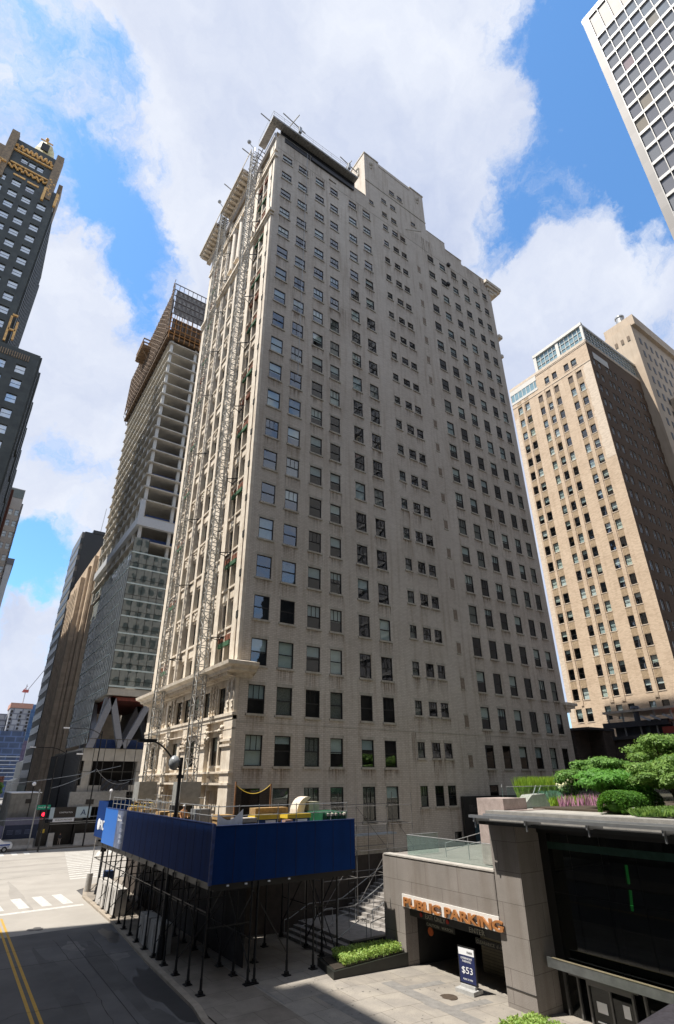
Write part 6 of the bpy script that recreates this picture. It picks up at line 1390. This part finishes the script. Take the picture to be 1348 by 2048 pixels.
for n_, (x0, x1, z0, z1, mm, lab, txt) in enumerate(((15.5, 18.6, 3.9, 5.3, sash, 'dark horizontal sign board with a thin line of lettering', 'BUILDERS & CO'), (15.5, 18.5, 3.3, 3.85, wtxt, 'white sign strip with black capital lettering', 'WALSH MATHES'), (18.6, 20.8, 3.75, 5.3, mat('pale_blue_board', (.45, .55, .60), .6, cont=.05), 'pale blue sign board with a large dark letter A', 'A'), (14.9, 15.5, 3.7, 5.3, MT['pale_blue_board'], 'narrow pale blue board at left of the dark sign', ''), (22.2, 24.6, 3.75, 5.3, MT['pale_blue_board'], 'pale blue board with a round blue emblem, half hidden by the shed', '9'))):
    t = thing('sign_board', (x0, 99.2, z0), lab, 'sign', 'boards over the covered passage'); b = MB(); b.box(x0, x1, 99.2, 99.28, z0, z1); b.build('board', mm, t)
    FQ = FR((0, 99.2, 0), (1, 0, 0))
    if txt == '9':
        b = MB(); b.tube((22.9, 99.2, 4.5), (22.9, 99.17, 4.5), .6, n=18); b.build('emblem_disc', blue_lit, t); text_mesh('emblem_lettering', '9', .8, FQ, 22.68, 4.22, .05, wtxt, t, ext=.01)
    elif txt == 'A': text_mesh('letter', 'A', 1.2, FQ, 19.3, 4.1, .02, mat('dark_blue_letter', (.02, .05, .15), .6), t, ext=.01)
    elif txt: text_mesh('lettering', txt if n_ else 'CONSTRUCTION', .28 if n_ == 0 else .34, FQ, x0+.3 if n_ else x0+.7, (z0+z1)/2-.12, .02, wtxt if n_ == 0 else sash, t, ext=.005, width=2.4 if n_ else 1.9)
t = thing('white_trailer', (18, 100.4, 5), 'white corrugated site cabin on top of the covered passage', 'site cabin'); b = MB(); b.box(17.4, 26, 99.9, 100.7, 5.2, 7.4); b.build('body', mat('white_corrugated', (.55, .54, .51), .6, brick=(.35, 9, (.6, .6, .6))), t); b = MB(); b.box(19.9, 21.1, 99.84, 99.9, 5.6, 6.3); b.build('window', sash, t)
t = thing('added_shade_wall', (15.25, 30.5, .13), 'added dark panels deepening the shade along the walkway inside the shed', 'hoarding'); b = MB()  # dark panels added to make the space under the shed read darker
for k in range(8): b.box(15.25, 15.3, 31.0+2.44*k, 33.4+2.44*k, .13, 4.15); b.cut()
b.each('shade_panel', mat('shade_panel_dark', (.035, .03, .028), .85, cont=.4, sc=2), t)
t = thing('black_tarpaulin', (20, 99.5, 7), 'torn black tarpaulin flapping beside the street signal, above the site cabin', 'tarpaulin'); b = MB(); r = random.Random(31)
for i in range(8): 
    for j in range(3): b.q([(21.6+.55*i, 99+.2*((i+j) % 2), 7.6+.6*j), (22.15+.55*i, 99+.2*((i+j+1) % 2), 7.5+.6*j), (22.15+.55*i, 99+.2*((i+j) % 2), 8.1+.6*j-.1*i*(j == 2)), (21.6+.55*i, 99+.2*((i+j+1) % 2), 8.2+.6*j-.1*i*(j == 2))])
b.build('sheet', MT['black_sheeting'], t)
t = thing('street_name_sign', (13.7, 97, 5), 'green street name sign hanging from the signal mast across the street', 'sign'); b = MB(); b.box(12.7, 14.5, 96.98, 97.02, 5.15, 5.75); b.build('plate', mat('street_sign_green', (.0, .28, .17), .5), t); text_mesh('lettering', 'South Water', .3, FR((0, 96.98, 0), (1, 0, 0)), 12.85, 5.35, .02, wtxt, t, ext=.005, width=1.45)
t = thing('traffic_light', (13.9, 97, 3.6), 'black traffic light showing red across the street', 'traffic light'); b = MB(); b.box(13.4, 14.1, 97, 97.4, 3.3, 5.0); b.build('housing', sash, t)
rl = bpy.data.materials.new('red_lamp'); rl.use_nodes = True; q = rl.node_tree.nodes['Principled BSDF']; q.inputs['Base Color'].default_value = (.8, .01, .03, 1); q.inputs['Emission Color'].default_value = (1, .02, .05, 1); q.inputs['Emission Strength'].default_value = 1.6
b = MB(); b.ball((13.75, 96.98, 4.5), .26, 10); b.build('red_lens', rl, t); b = MB(); b.tube((12.6, 97.2, .1), (12.6, 97.2, 7.9), .09, n=8); b.build('pole', steel, t)
def slamp(x, y, zt_, dx, label):
    t = thing('street_light', (x, y, .1), label, 'street light', 'far street lights'); b = MB(); b.tube((x, y, .1), (x, y, zt_), .12, .08, 8); b.build('pole', blacksteel, t)
    b = MB(); n = 8; pts = [(x+dx*k/n, y, zt_-.6+.9*math.sin(min(1, k/4)*math.pi/2)) for k in range(n+1)]; b.path(pts, .06, 6); b.build('arm', blacksteel, t); b = MB(); b.box(min(x+dx, x+dx+.9*(1 if dx > 0 else -1)), max(x+dx, x+dx+.9*(1 if dx > 0 else -1)), y-.15, y+.15, zt_+.2, zt_+.4); b.build('lamp_head', wtxt, t)
slamp(19.9, 96.6, 16.3, -5.0, 'tall black street light in front of the V-shaped legs, arm to the left')
slamp(17.2, 110, 14.0, -5, 'tall street light beside the ribbed dark wall, arm to the left')
slamp(13.4, 93, 12.4, 2.6, 'slim street light before the tan limestone tower')
t = thing('globe_lamp', (11.9, 99, .1), 'white globe lamp above the grey site container', 'lamp'); b = MB(); b.tube((11.95, 99.6, .1), (11.95, 99.6, 8.4), .06, n=6); b.build('pole', blacksteel, t); b = MB(); b.ball((11.95, 99.6, 8.6), .3, 10); b.build('globe', wtxt, t, smooth=True)
t = thing('overhead_wires', (14, 97, 9), 'thin overhead wires and festoon cables strung across the junction', 'wires'); b = MB()
for a, c, sg in (((8, 97, 8.6), (24, 98, 11.2), .3), ((13.4, 93, 8), (19.9, 96.6, 10.6), .3), ((19.9, 96.6, 10.8), (26, 99, 8.9), 1.2), ((4, 97, 3.9), (24, 97, 4.1), .1), ((24, 98, 9.0), (30, 99, 10.5), .4)):
    a, c = Vector(a), Vector(c); pts = [a.lerp(c, k/10)-Z*sg*4*(k/10)*(1-k/10) for k in range(11)]; b.path(pts, .035, 4)
b.build('cable', steel, t, kind='stuff')
# patrol car at the left edge
t = thing('patrol_car', (8.2, 96, 0), 'white patrol car with blue stripe entering at the left edge', 'car'); cw = mat('white_car_paint', (.70, .71, .73), .3, spec=.6, cont=.03); cx, cy = 8.0, 96.6
def carpoly(b, prof, y0, y1, m=None): b.prism([(cx+u, y0, v) for u, v in prof], (0, y1-y0, 0), m)
b = MB(); carpoly(b, [(-2.4, .45), (2.35, .45), (2.42, .75), (2.3, 1.15), (1.35, 1.25), (.55, 1.8), (-1.9, 1.85), (-2.4, 1.2)], cy-.95, cy+.95); b.build('body', cw, t)
b = MB(); b.prism([(cx+1.25, cy-.8, 1.27), (cx+.58, cy-.75, 1.74), (cx+.58, cy+.75, 1.74), (cx+1.25, cy+.8, 1.27)], (.03, 0, .02)); b.box(cx-1.8, cx+.5, cy-.97, cy-.95, 1.25, 1.68); b.build('window_glass', sash, t)
b = MB(); b.box(cx-2.2, cx+2.1, cy-.97, cy-.952, .85, 1.02); b.build('blue_stripe', mat('blue_stripe', (.03, .10, .40), .5), t); text_mesh('side_lettering', 'POLICE', .28, FR((0, cy-.95, 0), (1, 0, 0)), cx+.7, .62, .02, MT['blue_stripe'], t, ext=.003, width=1.3)
for dx in (-1.5, 1.5): b = MB(); b.tube((cx+dx, cy-.98, .36), (cx+dx, cy-.72, .36), .36, n=16); w_ = b.build('wheel', mat('tyre_rubber', (.015, .015, .015), .9), t); b = MB(); b.tube((cx+dx, cy-1.0, .36), (cx+dx, cy-.95, .36), .2, n=12); b.build('rim', steel, w_)
b = MB(); b.box(cx-.3, cx+.1, cy-.6, cy+.6, 1.85, 2.0); b.build('light_bar', mat('blue_red_bar', (.05, .08, .5), .4), t); b = MB(); b.box(cx+2.36, cx+2.42, cy-.85, cy-.5, .8, .98); b.build('headlight', wtxt, t)
t = thing('violet_mesh_fence', (8, 99, 0), 'violet-grey mesh fence behind the patrol car', 'fence'); b = MB(); b.q([(4, 97.9, .2), (9.2, 98.9, .2), (9.2, 98.9, 3.0), (4, 97.9, 4.6)]); b.build('mesh', glass('violet_mesh', tint=(.5, .5, .6), ior=1.0, opac=.75, base=(.18, .18, .27)), t)
b = MB(); b.tube((4, 97.9, 0), (4, 97.9, 4.6), .05, n=5); b.tube((9.2, 98.9, 0), (9.2, 98.9, 3.2), .05, n=5); b.build('fence_post', steel, t)
# box trucks and cars beyond the junction
for k, (x, y, h, l, c, lab) in enumerate(((10.75, 122, 3.3, 7.0, (.62, .62, .60), 'white box truck just left of the grey site container'), (13.2, 150, 3.0, 6.5, (.30, .31, .33), 'grey box truck farther up the street than the white one'), (16.1, 182, 3.1, 7.0, (.55, .5, .4), 'cream box truck farthest up the street'))):
    t = thing('box_truck' if h > 2 else 'parked_car', (x, y, 0), lab, 'truck' if h > 2 else 'car'); b = MB(); w = 1.15 if h > 2 else .9
    if h > 2: b.box(x-w, x+w, y+2.0, y+l, .8, h)
    else: b.prism([(x-w, y, .35), (x+w, y, .35), (x+w, y, .9), (x+w*.8, y+.0, h), (x-w*.8, y, h), (x-w, y, .9)], (0, l, 0))
    b.build('cargo_box' if h > 2 else 'body', mat('truck_paint_%d' % k, c, .5, cont=.1), t)
    if h > 2: b = MB(); b.prism([(x-w*.95, y, .5), (x-w*.95, y, 1.3), (x-w*.95, y+.5, 2.2), (x-w*.95, y+2.0, 2.3), (x-w*.95, y+2.0, .5)], (w*1.9, 0, 0)); b.build('cab', MT['truck_paint_%d' % k], t)
    b = MB(); b.box(x-w*.8, x+w*.8, y-.02+.2*(h > 2), y+.1+.2*(h > 2), 1.35 if h > 2 else .95, 2.05 if h > 2 else h-.12); b.build('windscreen', sash, t)
    for dx in (-w*.85, w*.85):
        for dy in (.8, l-1.0): b = MB(); b.tube((x+dx-.12, y+dy, .38), (x+dx+.12, y+dy, .38), .38, n=12); b.build('wheel', MT['tyre_rubber'], t)
# people
def person(x, y, z, label, top, legs, skin=(.35, .2, .13), yaw_=0., arm=.4, helmet=None):
    J = {'pelvis': (0, 0, .93, .13), 'belly': (0, 0, 1.08, .125), 'chest': (0, 0, 1.32, .15), 'neck': (0, 0, 1.47, .05), 'head': (0, -.01, 1.58, .085), 'crown': (0, 0, 1.67, .085)}
    E_ = [('pelvis', 'belly'), ('belly', 'chest'), ('chest', 'neck'), ('neck', 'head'), ('head', 'crown')]
    for s_, n_ in ((-1, 'l'), (1, 'r')):
        st = .12*s_
        J.update({n_+'hip': (.09*s_, 0, .88, .09), n_+'knee': (.10*s_, -st, .48, .06), n_+'ankle': (.10*s_, -st*1.6, .08, .04), n_+'toe': (.10*s_, -st*1.6-.16, .04, .035), n_+'sh': (.19*s_, 0, 1.38, .055), n_+'el': (.24*s_, .02-arm*.1, 1.12, .042), n_+'wr': (.23*s_, -.12-arm*.2, .92+arm*.15, .03), n_+'hand': (.22*s_, -.18-arm*.2, .88+arm*.15, .035)})
        E_ += [('pelvis', n_+'hip'), (n_+'hip', n_+'knee'), (n_+'knee', n_+'ankle'), (n_+'ankle', n_+'toe'), ('chest', n_+'sh'), (n_+'sh', n_+'el'), (n_+'el', n_+'wr'), (n_+'wr', n_+'hand')]
    names = list(J); me = bpy.data.meshes.new('person'); me.from_pydata([J[n][:3] for n in names], [(names.index(a), names.index(c)) for a, c in E_], [])
    o = bpy.data.objects.new('person', me); COL.objects.link(o); md = o.modifiers.new('s', 'SKIN'); me.skin_vertices  # radii
    for i, n in enumerate(names): me.skin_vertices[0].data[i].radius = (J[n][3], J[n][3]); me.skin_vertices[0].data[i].use_root = (i == 0)
    o.modifiers.new('sub', 'SUBSURF').levels = 1; o.modifiers['sub'].render_levels = 1
    dg = bpy.context.evaluated_depsgraph_get(); dg.update(); m2 = bpy.data.meshes.new_from_object(o.evaluated_get(dg)); o.modifiers.clear(); o.data = m2
    m2.materials.clear()
    for mm in (mat('cloth_'+label[:8], top, .9), mat('trousers_'+label[:8], legs, .9), mat('skin', skin, .6)): m2.materials.append(mm)
    for p in m2.polygons:
        c = p.center; p.material_index = 2 if (c.z > 1.46 or (abs(c.x) > .19 and c.z < 1.0 and c.y < -.14)) else (1 if c.z < .95 and abs(c.x) < .2 else 0)
        p.use_smooth = True
    o.location = (x, y, z); o.rotation_euler = (0, 0, yaw_); tag(o, label, 'person', 'people on the site'); b = MB(); b.ball(Vector((x, y, z))+Vector((0, .0, 1.67)), .105, 10, sz=.75); h = b.build('hair' if not helmet else 'hard_hat', mat('hat_'+label[:6], helmet or (.02, .015, .01), .6), None, smooth=True); h.data.transform(Matrix.Translation(-Vector((x, y, z)))); h.parent = o
    return o
person(16.9, 98.9, .13, 'person in pale trousers walking out of the dark covered passage', (.03, .03, .035), (.40, .33, .28))
person(14.0, 38.6, DZ+1.0, 'site worker in white hard hat standing beside the right lattice mast', (.45, .22, .10), (.05, .05, .08), helmet=(.7, .7, .7))
person(6.2, 99.5, .05, 'person in orange vest at the left edge behind the patrol car', (.70, .10, .03), (.05, .06, .1), helmet=(.8, .8, .75))

# ================================================================== FAR CITY
t = thing('far_construction_tower', (30, 400, 0), 'distant concrete tower under construction with salmon crown and blue glass base', 'building'); farc = mat('far_grey_concrete', (.40, .41, .44), .9, brick=(5, 3.4, (.5, .5, .55))); farb = mat('far_blue_glass', (.07, .10, .17), .3, col2=(.04, .06, .11), sc=.1, brick=(6, 3.4, (1.6, 1.6, 1.7)))
b = MB(); b.box(25.5, 37.0, 400, 420, 30, 51); b.build('bare_core', farc, t); b = MB(); b.box(25.0, 37.5, 399.5, 420, 51, 54); b.build('salmon_formwork', mat('salmon_formwork', (.50, .27, .20), .9), t)
b = MB(); b.box(16, 36.5, 398, 415, 0, 37); b.build('blue_glass_base', farb, t)
b = MB()
for k in range(7): b.box(16, 36.6, 397.7, 398, 14+1.2*0+2.6*k if False else 9+2.2*k, 9.5+2.2*k)
b.build('pale_floor_edges', mat('far_pale_edge', (.45, .47, .5), .8), t)
b = MB()
for k in range(8): b.box(26+0*k, 27, 399.4, 400, 32+2.3*k, 33.4+2.3*k); b.box(31.0, 32, 399.4, 400, 31+2.4*k, 32.3+2.4*k); b.box(35.5, 36.6, 399.4, 400, 33+2.2*k, 34.3+2.2*k)
b.build('window_gap', sash, t)
t = thing('far_stepped_tower', (18, 410, 0), 'distant half-built tower with open stepped floors at the left edge', 'building'); b = MB()
for k in range(5): b.box(8+2.2*k, 26, 408, 425, 28+4*k, 28.8+4*k); b.box(10+2.2*k, 25, 409, 424, 28.8+4*k, 32+4*k)
b.box(5, 26, 406, 425, 0, 28); b.build('stepped_floors', farc, t)
t = thing('far_blue_tower', (40, 420, 0), 'distant slim blue and violet tower beside the unfinished far tower', 'building'); b = MB(); b.box(37.8, 47, 420, 436, 30, 56); b.build('blue_upper', mat('far_bright_blue', (.09, .19, .36), .3, brick=(3, 3.4, (.7, .7, .8))), t); b = MB(); b.box(36.6, 47, 418, 436, 0, 33); b.build('violet_lower', mat('far_violet', (.22, .17, .25), .6, brick=(3, 3.4, (.7, .7, .8))), t)
t = thing('tower_crane', (31.5, 402, 54), 'distant red tower crane on top of the unfinished far tower', 'crane'); cm = mat('far_crane_red', (.5, .12, .10), .7); b = MB(); b.beam((31.5, 402, 54), (31.5, 402, 66), .5); b.build('crane_mast', mat('far_white_steel', (.6, .6, .62), .6), t); b = MB(); b.box(30, 33.2, 401, 403, 61, 62.6); b.beam((29.5, 402, 61), (32, 402, 65), .4); b.build('crane_cab', cm, t); b = MB(); b.beam((32.5, 402, 62.5), (41, 402, 79), .32); b.build('crane_jib', mat('far_dark_jib', (.2, .16, .17), .7), t)
t = thing('far_white_building', (33, 260, 0), 'distant sunlit white building with stepped top down the street', 'building'); b = MB(); b.prism([(22.7, 255, 0), (28.5, 255, 0), (28.5, 255, 26), (26.8, 255, 26), (26.8, 255, 17), (24.6, 255, 16), (24.6, 255, 10), (22.7, 255, 9)], (0, 20, 0)); b.build('wall', mat('far_white_wall', (.66, .63, .57), .8, cont=.05), t); b = MB(); b.box(26.5, 29, 252, 255, 0, 15); b.build('dark_front', sash, t)
r = random.Random(44)
for k in range(14):
    x = -2+2.0*k+r.uniform(-.6, .6); y = 300+r.uniform(0, 60); h = r.uniform(6, 13); labs = ['cream', 'brown', 'pale grey', 'tan', 'white', 'brick red', 'dull yellow']
    t = thing('far_low_building', (x, y, 0), 'tiny far low building in the row closing the street, number hidden by haze' if False else 'small far %s low building at the end of the street' % labs[k % 7], 'building', 'low buildings closing the street'); b = MB(); b.box(x-1.6, x+1.6, y, y+8, 0, h); b.build('wall', mat('far_low_%d' % (k % 7), [(.5, .44, .35), (.22, .15, .11), (.4, .4, .4), (.42, .34, .24), (.6, .58, .54), (.28, .12, .09), (.5, .42, .22)][k % 7], .9, brick=(2, 2.4, (.5, .5, .5))), t)
for k, (x, y) in enumerate(((12.5, 235), (15.5, 238), (17.5, 250))):
    shrub('far_street_tree', (x, y, 6.2), 1.9, 1.9, 2.6, 700, g1, ('first', 'second', 'third')[k]+' small green tree down the far street', 'tree', .6, 50+k, group='far street trees', z0=0)
bpy.context.view_layer.update()
